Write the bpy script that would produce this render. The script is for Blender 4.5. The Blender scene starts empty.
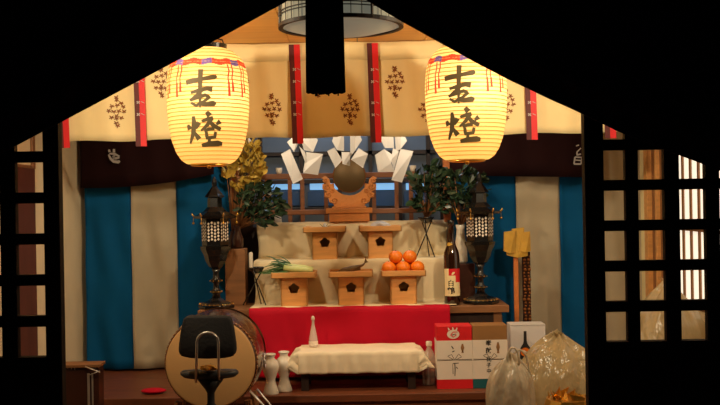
import bpy, math, random
from math import sin, cos, pi, radians
from mathutils import Vector, Matrix, noise
random.seed(7)
SC = bpy.context.scene
COL = SC.collection
F = 1000.0
EYE = 1.5
ROLL = radians(1.0)

def P(px, py, Y):
    dx, dy = px - 360.0, 202.5 - py
    x = dx*cos(ROLL) + dy*sin(ROLL)
    z = -dx*sin(ROLL) + dy*cos(ROLL)
    return Vector((x*Y/F, Y, EYE + z*Y/F))

# ------------------------------------------------------------ materials
def lin(c):
    c = c/255.0
    return c/12.92 if c <= .04045 else ((c+.055)/1.055)**2.4
def rgb(r, g, b): return (lin(r), lin(g), lin(b), 1)

def mat(name, col, rough=.6, metal=0, var=.12, scale=12, bump=0.0, bscale=None, stretch=(1,1,1),
        trans=0, coat=0, emit=None, emit_s=0, spec=.5, wood=False):
    m = bpy.data.materials.new(name); m.use_nodes = True
    nt = m.node_tree; N = nt.nodes; L = nt.links
    b = N['Principled BSDF']
    b.inputs['Roughness'].default_value = rough
    b.inputs['Metallic'].default_value = metal
    b.inputs['Specular IOR Level'].default_value = spec
    b.inputs['Transmission Weight'].default_value = trans
    b.inputs['Coat Weight'].default_value = coat
    tc = N.new('ShaderNodeTexCoord'); mp = N.new('ShaderNodeMapping')
    mp.inputs['Scale'].default_value = stretch
    L.new(tc.outputs['Object'], mp.inputs['Vector'])
    nz = N.new('ShaderNodeTexNoise'); nz.inputs['Scale'].default_value = scale
    nz.inputs['Detail'].default_value = 5
    L.new(mp.outputs['Vector'], nz.inputs['Vector'])
    cr = N.new('ShaderNodeValToRGB')
    d = tuple(max(0, c*(1-var)) for c in col[:3]) + (1,)
    l = tuple(min(1, c*(1+var)) for c in col[:3]) + (1,)
    cr.color_ramp.elements[0].position = .3; cr.color_ramp.elements[1].position = .7
    cr.color_ramp.elements[0].color = d; cr.color_ramp.elements[1].color = l
    L.new(nz.outputs['Fac'], cr.inputs['Fac'])
    L.new(cr.outputs['Color'], b.inputs['Base Color'])
    if bump:
        n2 = N.new('ShaderNodeTexNoise'); n2.inputs['Scale'].default_value = bscale or scale*2
        n2.inputs['Detail'].default_value = 4
        L.new(mp.outputs['Vector'], n2.inputs['Vector'])
        bp = N.new('ShaderNodeBump'); bp.inputs['Strength'].default_value = bump
        bp.inputs['Distance'].default_value = .01
        L.new(n2.outputs['Fac'], bp.inputs['Height']); L.new(bp.outputs['Normal'], b.inputs['Normal'])
    if emit:
        b.inputs['Emission Color'].default_value = emit
        b.inputs['Emission Strength'].default_value = emit_s
    return m

M = {}
M['cypress'] = mat('cypress', rgb(222,160,92), .5, var=.13, scale=6, stretch=(1,8,8), bump=.1, bscale=20)
M['cypress_red'] = mat('cypress_red', rgb(205,116,52), .5, var=.15, scale=6, stretch=(1,8,8), bump=.1)
M['ceiling'] = mat('ceiling_board', rgb(252,196,112), .6, var=.08, scale=3, stretch=(1,9,1))
M['floor'] = mat('floor_board', rgb(120,74,42), .38, var=.2, scale=4, stretch=(1,10,1))
M['platform'] = mat('platform_wood', rgb(112,60,34), .45, var=.2, scale=4, stretch=(1,8,8))
M['darkwood'] = mat('dark_wood', rgb(46,28,20), .5, var=.25, scale=5, stretch=(8,8,1), bump=.1)
M['midwood'] = mat('brown_wood', rgb(138,92,54), .5, var=.2, scale=5, stretch=(1,8,8))
M['doorwood'] = mat('door_wood', rgb(26,18,14), .7, var=.25, scale=5, stretch=(8,8,1), spec=.2)
M['plaster'] = mat('plaster', rgb(224,204,168), .85, var=.06, scale=5, bump=.1, bscale=60)
M['cream'] = mat('cream_cloth', rgb(246,228,176), .9, var=.03, scale=6, bump=.1, bscale=14, spec=.1)
M['altarcloth'] = mat('altar_cloth', rgb(232,214,176), .85, var=.04, scale=8, bump=.25, bscale=9, spec=.15)
M['tablecloth'] = mat('table_cloth', rgb(240,222,190), .85, var=.05, scale=8, bump=.25, bscale=14, spec=.15)
M['redcloth'] = mat('red_cloth', rgb(192,8,40), .7, var=.08, scale=8, bump=.15, bscale=8, spec=.2)
M['red'] = mat('red_silk', rgb(222,20,34), .55, var=.05)
M['maroon'] = mat('maroon_cloth', rgb(42,21,23), .85, var=.08, scale=8, bump=.1, spec=.1)
M['ribbon_dark'] = mat('ribbon_maroon', rgb(88,22,26), .6, var=.08)
M['blue'] = mat('blue_cloth', rgb(4,82,132), .8, var=.06, scale=8, bump=.1, spec=.15)
M['greycloth'] = mat('greyish_white_cloth', rgb(184,170,144), .85, var=.04, scale=8, bump=.15, bscale=8, spec=.1)
M['white'] = mat('white_paint', rgb(235,228,214), .7, var=.03)
M['paper'] = mat('white_paper', rgb(204,202,204), .8, var=.03, spec=.2)
M['porcelain'] = mat('porcelain', rgb(232,222,204), .25, var=.03, coat=.3)
M['black'] = mat('black_lacquer', rgb(20,17,16), .25, var=.2, coat=.4)
M['blackmatte'] = mat('black_fabric', rgb(26,22,22), .75, var=.2, bump=.2, bscale=90)
M['slate'] = mat('seat_vinyl', rgb(52,54,58), .45, var=.1)
M['outer'] = mat('outer_curtain_purple', rgb(20,12,24), .75, var=.2, scale=6, spec=.2)
M['cord'] = mat('cord_black', rgb(14,11,12), .85, var=.25, scale=50, bump=.4, spec=.1)
M['gold'] = mat('gold', rgb(228,176,84), .3, metal=.9, var=.1)
M['oldgold'] = mat('gold_print', rgb(128,72,14), .6, var=.15)
M['chrome'] = mat('chrome', rgb(206,200,192), .36, metal=.75, var=.04)
M['railwood'] = mat('rail_wood', rgb(128,78,46), .5, var=.18, scale=6, stretch=(1,8,8))
M['carved'] = mat('carved_wood', rgb(206,132,66), .5, var=.15, scale=9, bump=.3, bscale=60)
M['bronze'] = mat('mirror_bronze', rgb(96,76,46), .5, metal=.5, var=.04, scale=3)
M['ink'] = mat('ink', rgb(34,30,26), .7, var=.1)
M['inkbrown'] = mat('ink_brown', rgb(88,64,30), .7, var=.1)
M['lampink'] = None
M['orange'] = mat('orange_peel', rgb(246,128,22), .4, var=.08, scale=10, bump=.15, bscale=140)
M['leaf'] = mat('leaf_dark', rgb(46,66,46), .25, var=.35, scale=9)
M['leafgold'] = mat('leaf_yellow_green', rgb(196,164,70), .35, var=.35, scale=9)
M['leekleaf'] = mat('leek_leaf', rgb(70,108,46), .45, var=.3, scale=9)
M['leek'] = mat('leek_stalk', rgb(208,216,140), .4, var=.12)
M['fish'] = mat('dried_fish', rgb(120,96,66), .35, var=.3, scale=30)
M['bottle'] = mat('brown_glass', rgb(44,22,12), .08, var=.1, coat=.5)
M['teal'] = mat('teal_card', rgb(16,92,98), .6, var=.06)
M['kraft'] = mat('kraft_card', rgb(150,106,58), .7, var=.08)
M['redcard'] = mat('red_card', rgb(220,26,34), .5, var=.05)
M['whitecard'] = mat('white_card', rgb(238,224,208), .6, var=.02)
M['whitebox'] = mat('white_glossy_card', rgb(224,218,214), .45, var=.02)
M['hide'] = mat('drum_hide', rgb(206,160,104), .55, var=.1, scale=3, bump=.05)
M['drumbody'] = mat('drum_body', rgb(66,32,20), .25, var=.2, scale=5, stretch=(1,1,6), coat=.3)
M['lacquer'] = mat('dark_brown_lacquer', rgb(60,30,20), .3, var=.15, coat=.3)
M['gohei'] = mat('gold_paper', rgb(196,150,50), .5, var=.2, scale=14, bump=.4, bscale=20)
M['shelfgrey'] = mat('grey_blue_panel', rgb(104,116,130), .6, var=.15, scale=3)
M['darkblue'] = mat('dark_blue_panel', rgb(46,84,124), .35, var=.25, scale=4)
M['bluewin'] = mat('blue_window_glow', rgb(120,170,210), .4, var=.1, emit=(.22,.5,.85,1), emit_s=.75)
M['sidewin'] = mat('bright_window_paper', rgb(240,236,220), .8, var=.03, emit=(1,.93,.76,1), emit_s=.85)
M['red_tan'] = mat('reddish_brown_panel', rgb(92,44,30), .5, var=.2, scale=4, stretch=(6,6,1))
M['red_print'] = mat('red_print', rgb(222,60,30), .7, var=.05, emit=(1,.12,.04,1), emit_s=.35)
M['blue_print'] = mat('violet_print', rgb(110,80,140), .7, var=.05, emit=(.35,.2,.5,1), emit_s=.3)
M['rib'] = mat('rib_bamboo', rgb(210,140,40), .7, var=.05, emit=(1,.48,.07,1), emit_s=.27)
M['lampshade_paper'] = mat('lamp_shade_paper', rgb(214,208,180), .7, var=.03, emit=(.8,.8,.6,1), emit_s=.14)
M['straw'] = mat('straw', rgb(196,164,96), .8, var=.2, scale=40)

def glassy(name, col, rough=.1, alpha=.35):
    m = mat(name, col, rough, var=.05, spec=.6)
    m.node_tree.nodes['Principled BSDF'].inputs['Alpha'].default_value = alpha
    return m
M['lampink'] = glassy('lantern_ink', rgb(86,70,36), .7, 1.0)
M['clear'] = glassy('clear_plastic', rgb(220,214,200), .12, .38)
M['clearwhite'] = glassy('clear_glass', rgb(240,230,220), .12, .5)
def bagmat(name, col):
    m = mat(name, col, .24, var=.1, scale=6, bump=1.0, bscale=3.2, stretch=(2.2,2.2,1), spec=.8)
    m.node_tree.nodes['Bump'].inputs['Distance'].default_value = .07
    nt = m.node_tree; b = nt.nodes['Principled BSDF']
    tr = nt.nodes.new('ShaderNodeBsdfTranslucent'); tr.inputs['Color'].default_value = col
    mx = nt.nodes.new('ShaderNodeMixShader'); mx.inputs['Fac'].default_value = .4
    nt.links.new(b.outputs[0], mx.inputs[1]); nt.links.new(tr.outputs[0], mx.inputs[2])
    nt.links.new(mx.outputs[0], nt.nodes['Material Output'].inputs['Surface'])
    return m
M['bag'] = bagmat('polythene_bag', rgb(206,184,140))
M['bagwhite'] = bagmat('white_bag', rgb(226,212,186))

def shade_mat():
    m = bpy.data.materials.new('lantern_paper'); m.use_nodes = True
    nt = m.node_tree; N = nt.nodes; L = nt.links; N.clear()
    out = N.new('ShaderNodeOutputMaterial')
    tl = N.new('ShaderNodeBsdfTranslucent'); tl.inputs['Color'].default_value = (1,.80,.42,1)
    df = N.new('ShaderNodeBsdfDiffuse'); df.inputs['Color'].default_value = (.8,.62,.3,1)
    em = N.new('ShaderNodeEmission'); em.inputs['Color'].default_value = (1,.66,.15,1); em.inputs['Strength'].default_value = LEM
    mx = N.new('ShaderNodeMixShader'); mx.inputs['Fac'].default_value = .25
    ad = N.new('ShaderNodeAddShader')
    L.new(tl.outputs[0], mx.inputs[1]); L.new(df.outputs[0], mx.inputs[2])
    L.new(mx.outputs[0], ad.inputs[0]); L.new(em.outputs[0], ad.inputs[1])
    L.new(ad.outputs[0], out.inputs['Surface'])
    return m
LEM = .24
M['shade'] = shade_mat()

# ------------------------------------------------------------ mesh builder
class MB:
    def __init__(s): s.v = []; s.f = []; s.mi = []; s.k = 0
    def add(s, vs, fs, k=None):
        n = len(s.v); s.v += [Vector(v) for v in vs]
        s.f += [tuple(n+i for i in f) for f in fs]
        s.mi += [s.k if k is None else k]*len(fs)
        return s
    def box(s, x0, x1, y0, y1, z0, z1, k=None, rot=None, at=None):
        vs = [Vector((x, y, z)) for z in (z0, z1) for y in (y0, y1) for x in (x0, x1)]
        if rot is not None:
            c = Vector(at) if at is not None else Vector(((x0+x1)/2, (y0+y1)/2, (z0+z1)/2))
            vs = [rot @ (v-c) + c for v in vs]
        return s.add(vs, [(0,2,3,1),(4,5,7,6),(0,1,5,4),(2,6,7,3),(0,4,6,2),(1,3,7,5)], k)
    def lathe(s, prof, n=24, c=(0,0,0), k=None, ph=0, axis='z', cap=True):
        vs = []; fs = []
        for r, z in prof:
            for i in range(n):
                a = ph + 2*pi*i/n
                p = (r*cos(a), r*sin(a), z) if axis == 'z' else (r*cos(a), z, r*sin(a))
                vs.append(Vector(p)+Vector(c))
        for j in range(len(prof)-1):
            for i in range(n):
                a, b = j*n+i, j*n+(i+1) % n
                fs.append((a, b, b+n, a+n))
        if cap:
            fs.append(tuple(range(n))[::-1]); fs.append(tuple(range((len(prof)-1)*n, len(prof)*n)))
        return s.add(vs, fs, k)
    def tube(s, pts, r, n=8, k=None):
        pts = [Vector(p) for p in pts]
        if not isinstance(r, (list, tuple)): r = [r]*len(pts)
        vs = []; fs = []
        for i, p in enumerate(pts):
            t = (pts[min(i+1, len(pts)-1)] - pts[max(i-1, 0)]).normalized()
            up = Vector((0,0,1)) if abs(t.z) < .9 else Vector((0,1,0))
            a = t.cross(up).normalized(); b = t.cross(a)
            for q in range(n):
                vs.append(p + (a*cos(2*pi*q/n) + b*sin(2*pi*q/n))*r[i])
        for i in range(len(pts)-1):
            for q in range(n):
                a, b = i*n+q, i*n+(q+1) % n
                fs.append((a, b, b+n, a+n))
        fs.append(tuple(range(n))[::-1]); fs.append(tuple(range((len(pts)-1)*n, len(pts)*n)))
        return s.add(vs, fs, k)
    def prism(s, pts, d, k=None):     # pts: world points in order; d: extrusion vector
        n = len(pts); d = Vector(d)
        vs = [Vector(p) for p in pts] + [Vector(p)+d for p in pts]
        fs = [tuple(range(n)), tuple(range(2*n-1, n-1, -1))] + [(i, i+n, (i+1) % n+n, (i+1) % n) for i in range(n)]
        return s.add(vs, fs, k)
    def grid(s, nu, nv, fn, k=None):
        vs = [fn(i/nu, j/nv) for j in range(nv+1) for i in range(nu+1)]
        fs = [(j*(nu+1)+i, j*(nu+1)+i+1, (j+1)*(nu+1)+i+1, (j+1)*(nu+1)+i) for j in range(nv) for i in range(nu)]
        if callable(k):
            n = len(s.v); s.v += [Vector(v) for v in vs]; s.f += [tuple(n+i for i in f) for f in fs]
            s.mi += [k((i+.5)/nu, (j+.5)/nv) for j in range(nv) for i in range(nu)]
            return s
        return s.add(vs, fs, k)
    def ball(s, c, r, nu=14, nv=8, k=None, sc=(1,1,1)):
        c = Vector(c)
        vs = []; fs = []
        for j in range(nv+1):
            t = pi*j/nv
            for i in range(nu):
                a = 2*pi*i/nu
                vs.append(c + Vector((r*sin(t)*cos(a)*sc[0], r*sin(t)*sin(a)*sc[1], -r*cos(t)*sc[2])))
        for j in range(nv):
            for i in range(nu):
                a, b = j*nu+i, j*nu+(i+1) % nu
                fs.append((a, b, b+nu, a+nu))
        return s.add(vs, fs, k)
    def build(s, name, mats, parent=None, smooth=False, bevel=0, solid=0, sub=0):
        if not isinstance(mats, (list, tuple)): mats = [mats]
        if parent is not None:
            off = Vector(parent.location)
            q = parent.parent
            while q is not None: off += Vector(q.location); q = q.parent
        else:
            xs = [v.x for v in s.v]; ys = [v.y for v in s.v]; zs = [v.z for v in s.v]
            off = Vector(((min(xs)+max(xs))/2, (min(ys)+max(ys))/2, min(zs)))
        me = bpy.data.meshes.new(name)
        me.from_pydata([v-off for v in s.v], [], s.f)
        for mm in mats: me.materials.append(M[mm] if isinstance(mm, str) else mm)
        me.polygons.foreach_set('material_index', s.mi)
        me.polygons.foreach_set('use_smooth', [smooth]*len(s.f))
        me.validate(); me.update()
        o = bpy.data.objects.new(name, me); COL.objects.link(o)
        if parent is not None: o.parent = parent
        else: o.location = off
        if bevel:
            b = o.modifiers.new('bevel', 'BEVEL'); b.width = bevel; b.segments = 2; b.limit_method = 'ANGLE'
        if solid:
            b = o.modifiers.new('solid', 'SOLIDIFY'); b.thickness = solid; b.offset = 0
        if sub:
            b = o.modifiers.new('sub', 'SUBSURF'); b.levels = sub; b.render_levels = sub
        return o

def tag(o, label, cat, group=None, kind=None):
    if label: o['label'] = label
    if cat: o['category'] = cat
    if group: o['group'] = group
    if kind: o['kind'] = kind
    return o
def thing(name, loc=(0,0,0), label=None, cat=None, group=None, kind=None):
    o = bpy.data.objects.new(name, None); COL.objects.link(o); o.location = loc
    o.empty_display_size = .05
    return tag(o, label, cat, group, kind)
def struct(o): o['kind'] = 'structure'; return o
def dup(root, loc, label=None, rz=0):
    def cp(o, par):
        c = o.copy(); COL.objects.link(c); c.parent = par
        for ch in [x for x in bpy.data.objects if x.parent == o]: cp(ch, c)
        return c
    r = cp(root, None); r.location = loc; r.rotation_euler[2] = rz
    if label: r['label'] = label
    return r

def stroke(mb, pts, ws, fn, d=.0006, k=None):
    """brush stroke: tapered ribbon through 2-D points, mapped by fn to the surface"""
    n = len(pts); out = []
    P2 = []
    for i in range(n-1):                       # subdivide
        for t in (0, .25, .5, .75):
            P2.append((pts[i][0]*(1-t)+pts[i+1][0]*t, pts[i][1]*(1-t)+pts[i+1][1]*t, ws[i]*(1-t)+ws[i+1]*t))
    P2.append((pts[-1][0], pts[-1][1], ws[-1]))
    L = []; R = []
    for i, (x, y, w) in enumerate(P2):
        a = P2[max(i-1, 0)]; b = P2[min(i+1, len(P2)-1)]
        tx, ty = b[0]-a[0], b[1]-a[1]; l = math.hypot(tx, ty) or 1
        nx, ny = -ty/l, tx/l
        L.append(fn(x+nx*w/2, y+ny*w/2)); R.append(fn(x-nx*w/2, y-ny*w/2))
    m = len(L)
    mb.add(L+R, [(i, i+1, m+i+1, m+i) for i in range(m-1)], k)

def text_mesh(mb, s, size, fn, k=None):
    """glyphs of the built-in font as mesh, mapped by fn(x,y) (centre = 0,0, y up)"""
    cu = bpy.data.curves.new('t', 'FONT'); cu.body = s; cu.size = size
    cu.align_x = 'CENTER'; cu.align_y = 'CENTER'; cu.resolution_u = 3; cu.offset = size*.02
    o = bpy.data.objects.new('t', cu); COL.objects.link(o)
    dg = bpy.context.evaluated_depsgraph_get(); me = bpy.data.meshes.new_from_object(o.evaluated_get(dg))
    mb.add([fn(v.co.x, v.co.y) for v in me.vertices], [tuple(p.vertices) for p in me.polygons], k)
    bpy.data.objects.remove(o); bpy.data.curves.remove(cu); bpy.data.meshes.remove(me)

# ============================================================ SETTING
XL, XR = -1.5, 1.5
ZP = .62      # altar-room floor
ZF = .30      # front floor
ZC = 2.218
m = MB()
for i in range(14):
    x = XL + i*(XR-XL)/14
    m.box(x+.001, x+(XR-XL)/14-.001, 2.3, 4.6, ZF-.04, ZF)
struct(m.build('floor', 'floor'))
m = MB()
m.box(XL, XR, 4.6, 5.62, ZF-.04, ZP-.035)
for i in range(4):
    m.box(XL, XR, 4.585+i*.26, 4.585+i*.26+.257, ZP-.034, ZP)
o = struct(m.build('floor_platform', 'platform', bevel=.003))
o.name = 'floor_altar'
m = MB()
for i in range(10):
    x = XL + i*(XR-XL)/10
    m.box(x+.0015, x+(XR-XL)/10-.0015, 3.05, 5.62, ZC, ZC+.02)
struct(m.build('ceiling', 'ceiling'))
m = MB(); m.box(XL-.03, XL, 3.05, 5.62, ZF, ZC); struct(m.build('wall_left', 'plaster'))
WY0, WY1, WZ0, WZ1 = 4.0, 4.76, 1.0, 1.80
m = MB()
m.box(XR, XR+.03, 3.05, WY0, ZF, ZC); m.box(XR, XR+.03, WY1, 5.62, ZF, ZC)
m.box(XR, XR+.03, WY0, WY1, ZF, WZ0); m.box(XR, XR+.03, WY0, WY1, WZ1, ZC)
struct(m.build('wall_right', 'plaster'))
# bright barred window in the right wall
w = struct(thing('window_1', (XR+.015, (WY0+WY1)/2, WZ0)))
m = MB(); m.box(XR+.012, XR+.02, WY0, WY1, WZ0, WZ1); m.build('pane', 'sidewin', w)
m = MB()
nb = 7
for i in range(nb+1):
    y = WY0 + (WY1-WY0)*i/nb; m.box(XR-.001, XR+.006, y-.011, y+.011, WZ0, WZ1)
for z in (WZ0, 1.35, WZ1): m.box(XR-.003, XR+.004, WY0, WY1, z-.006, z+.006)
m.build('window_bars', 'midwood', w)
# panelling in the corner of the right wall
m = MB()
m.box(XR-.02, XR, 5.16, 5.28, ZP, ZC-.002, 0); m.box(XR-.035, XR, 5.10, 5.16, ZP, ZC-.002, 1)
m.box(XR-.012, XR, 4.86, 5.10, ZP, ZC-.002, 2); m.box(XR-.03, XR, 4.96, 4.99, ZP, ZC-.002, 1)
struct(m.build('trim_1', ['cream', 'cypress', 'midwood'], bevel=.002))
# brown sliding panel on the left wall
t = struct(thing('door_1', (XL, 4.5, ZP)))
m = MB(); m.box(XL, XL+.008, 4.36, 4.60, ZF, 1.68); m.build('door_panel', 'red_tan', t, bevel=.003)
m = MB(); m.box(XL, XL+.012, 4.56, 4.60, 1.68, ZC-.002); m.box(XL, XL+.010, 4.36, 4.60, 1.68, 1.695); m.build('door_frame', 'midwood', t, bevel=.003)
# back wall around the sanctuary opening
BX0, BX1 = -.60, .45
m = MB()
m.box(XL, BX0, 5.60, 5.62, ZF, ZC); m.box(BX1, XR, 5.60, 5.62, ZF, ZC)
m.box(BX0, BX1, 5.60, 5.62, ZF, 1.30)
struct(m.build('wall_back', 'darkwood'))
# front wall around the entrance
m = MB()
m.box(-2.6, XL, 3.0, 3.06, 0, 2.9); m.box(XR, 2.6, 3.0, 3.06, 0, 2.9); m.box(XL, XR, 3.0, 3.06, 2.12, 2.9)
struct(m.build('wall_front', 'doorwood'))
# inner sanctuary
m = MB()
m.box(-.9, .8, 6.30, 6.33, .9, 2.4, 0)
m.box(-.92, -.9, 5.62, 6.33, .9, 2.4, 0); m.box(.8, .82, 5.62, 6.33, .9, 2.4, 0)
m.box(-.9, .8, 5.62, 6.33, .88, .9, 1); m.box(-.9, .8, 5.62, 6.33, 2.4, 2.42, 0)
struct(m.build('wall_sanctuary', ['shelfgrey', 'darkblue']))
w = struct(thing('window_2', (0, 6.28, 1.3)))
m = MB()
for a, b in ((262,300),(308,340),(372,398),(404,428)):
    p0, p1 = P(a, 206, 6.28), P(b, 191, 6.28); m.box(p0.x, p1.x, 6.275, 6.285, p0.z, p1.z, 0)
m.build('lower_pane', ['darkblue'], w)
m = MB()
for a, b in ((262,300),(310,338),(374,396),(406,426)):
    p0, p1 = P(a, 190, 6.28), P(b, 183, 6.28); m.box(p0.x, p1.x, 6.272, 6.285, p0.z, p1.z)
m.build('upper_pane', 'bluewin', w)
m = MB()
for px in (261, 302, 340, 371, 400, 429):
    p = P(px, 200, 6.27); m.box(p.x-.012, p.x+.012, 6.262, 6.30, 1.38, 1.92)
for py in (209, 181, 153):
    p = P(350, py, 6.27); m.box(-.66, .48, 6.262, 6.30, p.z-.012, p.z+.012)
m.build('window_frame', 'darkwood', w)

# ---- lattice doors of the entrance
def lattice_door(name, x0, x1, opens, rows, Y, z0, ztop):
    t = struct(thing(name, ((x0+x1)/2, Y, z0)))
    m = MB()
    m.box(x0, opens[0][0], Y-.02, Y+.02, z0, ztop); m.box(opens[-1][1], x1, Y-.02, Y+.02, z0, ztop)
    m.box(opens[0][0], opens[-1][1], Y-.02, Y+.02, rows[-1][1], ztop)
    m.box(opens[0][0], opens[-1][1], Y-.02, Y+.02, rows[0][0]-.05, rows[0][0])
    m.box(opens[0][0], opens[-1][1], Y-.02, Y+.02, z0, z0+.08)
    m.build('door_frame', 'doorwood', t, bevel=.002)
    m = MB()
    for a, b in zip(opens[:-1], opens[1:]): m.box(a[1], b[0], Y-.014, Y+.014, rows[0][0], rows[-1][1])
    for a, b in zip(rows[:-1], rows[1:]): m.box(opens[0][0], opens[-1][1], Y-.0135, Y+.0135, a[1], b[0])
    m.build('lattice', 'doorwood', t, bevel=.0015)
    m = MB(); m.box(opens[0][0], opens[-1][1], Y-.006, Y+.006, z0+.08, rows[0][0]-.05)
    m.build('lower_panel', 'doorwood', t)
    return t
DY = 3.0
def rowz(lst, px):
    return [(P(px, b, DY).z, P(px, a, DY).z) for a, b in lst]
rr = [(311+i*-40.3, 340.5+i*-40.3) for i in range(7)]
rx = lambda a: P(a, 245, DY).x
lattice_door('door_2', rx(584.5), rx(770), [(rx(603.5),rx(625.5)), (rx(638),rx(664)), (rx(679),rx(705)), (rx(719),rx(745))],
             rowz(rr, 650), DY, ZF-.05, 2.12)
rl = [(326.5-i*41.0, 356.5-i*41.0) for i in range(7)]
lattice_door('door_3', rx(-70), rx(62), [(rx(-54),rx(-28)), (rx(-12),rx(2.0)) , (rx(17.6),rx(46.2))][1:], rowz(rl, 30), DY, ZF-.05, 2.12)

# ============================================================ OUTER CURTAIN + TASSEL
CY = 2.8
edge = [(-120,217),(-60,186),(0,154),(60,122.5),(120,90.5),(180,58.5),(230,32),(283,3),(325,-22),(365,-1),(400,20),(445,45),(480,64.5),(510,80),(550,99),(583,114),(618,131.5),(660,148),(700,163),(760,186),(820,205)]
def ey(px):
    for a, b in zip(edge[:-1], edge[1:]):
        if a[0] <= px <= b[0]:
            t = (px-a[0])/(b[0]-a[0]); return a[1]*(1-t)+b[1]*t
    return edge[-1][1]
def outer(u, v):
    px = -120 + 940*u
    yb = ey(px); py = yb*(1-v) + (-150)*v
    d = abs(px-325)
    w = .022*sin(v*26 + d*.004)*min(1, d/90)*(1-.5*v) + .006*sin(px*.16+v*5)
    return P(px, py, CY + w)
m = MB(); m.grid(180, 44, outer)
t = m.build('shrine_curtain', 'outer', smooth=True, solid=.004)
tag(t, 'dark purple entrance curtain drawn up into a peak, hanging across the doorway in front', 'curtain')
TY = 2.62
c = P(325, 45, TY)
t = thing('cord_tassel', (c.x, TY, P(325,92,TY).z), 'thick black cord tassel hanging in the centre in front of the round ceiling lamp', 'tassel')
zb, zt = P(325,91,TY).z, P(325,-26,TY).z
m = MB(); nf = 40
prof = [(0,0)]
def tass(u, v):
    a = 2*pi*u; r = .049*(1+.06*cos(a*nf/2))*(1-.06*v)
    zz = zb + (zt-zb)*v - (0.005*abs(sin(a*7.3)) if v == 0 else 0)
    return (c.x + r*cos(a), TY + r*sin(a), zz)
m.grid(160, 6, tass); m.lathe([(.002, zt), (.045, zt)], c=(c.x,TY,0), n=24)
m.build('tassel_skirt', 'cord', t, smooth=False)
m = MB()
for i in range(70):
    a = random.random()*2*pi; r = .047*math.sqrt(random.random()); l = random.uniform(.004, .016)
    m.tube([(c.x+r*cos(a), TY+r*sin(a), zb+.03), (c.x+r*cos(a)*1.02, TY+r*sin(a)*1.02, zb-l+.006)], .0022, 5)
m.build('fringe', 'cord', t)
m = MB(); m.lathe([(.03,zt-.01),(.055,zt),(.055,zt+.03),(.03,zt+.04),(.012,zt+.05),(.012,zt+.4)], c=(c.x,TY,0)); m.build('cord', 'cord', t, smooth=True)

# ============================================================ CREAM CURTAIN
HY = 4.45
def cy_(x, z):
    return HY + .006*sin(x*23+.6) + .008*sin(x*9+1)*(ZC-z)/.4 + .003*sin(x*60+z*8)
zb = P(340, 137, HY).z
cx0, cx1 = P(58,140,HY).x, P(640,134,HY).x
t = thing('crested_curtain', ((cx0+cx1)/2, HY, zb), 'cream cloth curtain with brown diamond crests and red ribbons under the ceiling', 'curtain')
m = MB()
m.grid(160, 12, lambda u, v: ((cx0+(cx1-cx0)*u), cy_(cx0+(cx1-cx0)*u, zb+(ZC-.012-zb)*v), zb+.004*sin(u*40)*(1-v)+(ZC-.012-zb)*v))
m.build('cloth', 'cream', t, smooth=True, solid=.002)
# stitched top band and hanging cord
m = MB()
zt0 = P(340,60,HY).z
m.grid(160, 3, lambda u, v: ((cx0+(cx1-cx0)*u), cy_(cx0+(cx1-cx0)*u, 2.1)-.005, zt0+.003*sin(u*30)+(ZC-.004-zt0)*v))
m.build('top_band', 'cream', t, smooth=True, solid=.0015)
sp = [62+77.8*i for i in range(8)]
pxm = P(1+350,100,HY).x - P(350,100,HY).x
for i, px in enumerate(sp):
    if i in (2, 5): pass
    xc = P(px+2.2, 100, HY).x
    m = MB(); zz = zb - .028; W = .0245
    for kk, (a, b) in enumerate(((-W, -.002), (-.002, W))):
        m.grid(2, 14, lambda u, v: (xc-.010*v+a+(b-a)*u, cy_(xc, zz+(ZC-.012-zz)*v)-.019-(.001 if kk else 0), zz+(ZC-.012-zz)*v), k=kk)
    for q, py in enumerate((70, 82, 103, 115)):
        zc = P(px, py, HY).z
        for a in range(4):
            an = pi/4 + a*pi/2
            f = lambda x, y: (xc-.011+x, HY-.0225 + (cy_(xc, zc)-HY), zc+y)
            stroke(m, [(.001*cos(an), .001*sin(an)), (.0085*cos(an), .0085*sin(an)*.8)], [.0026, .0052], f, k=2)
        f = lambda x, y: (xc+.01+x, HY-.0235 + (cy_(xc, zc)-HY), zc+y)
        stroke(m, [(-.008, .004), (.006, -.003)], [.002, .002], f, k=2)
    m.build('ribbon', ['ribbon_dark', 'red', 'paper'], t, solid=.0015)
cl = [(165,62),(165,88),(215,120),(120,152),(172,142),(235,157),(90,200),(137,205),(190,200),(243,205),(117,265),(165,250),(165,275),(213,270),(160,320),(175,345)]
for i, px in enumerate(sp):
    for dx, py in ((21.5, 82), (54.5, 109.5)):
        if i == 7: continue
        if px+dx > 600: continue
        c = P(px+dx, py+ (2 if px < 200 and dx > 40 else 0) - (5 if px > 400 and dx > 40 else 0), HY)
        m = MB()
        for (a, b) in cl:
            x0, z0 = (a-165)/10.1*.00445, -(b-205)/10.1*.00445
            for q in range(5):
                an = -pi/2 + (q-2)*1.15 + random.uniform(-.3,.3); l = random.uniform(.010, .0135)
                f = lambda x, y: (c.x+x, cy_(c.x+x, c.z+y)-.0035, c.z+y)
                stroke(m, [(x0, z0), (x0+l*.5*cos(an), z0+l*.5*sin(an)), (x0+l*cos(an), z0+l*sin(an))], [.003, .0058, .0015], f)
        m.build('crest', 'oldgold', t)

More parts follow.
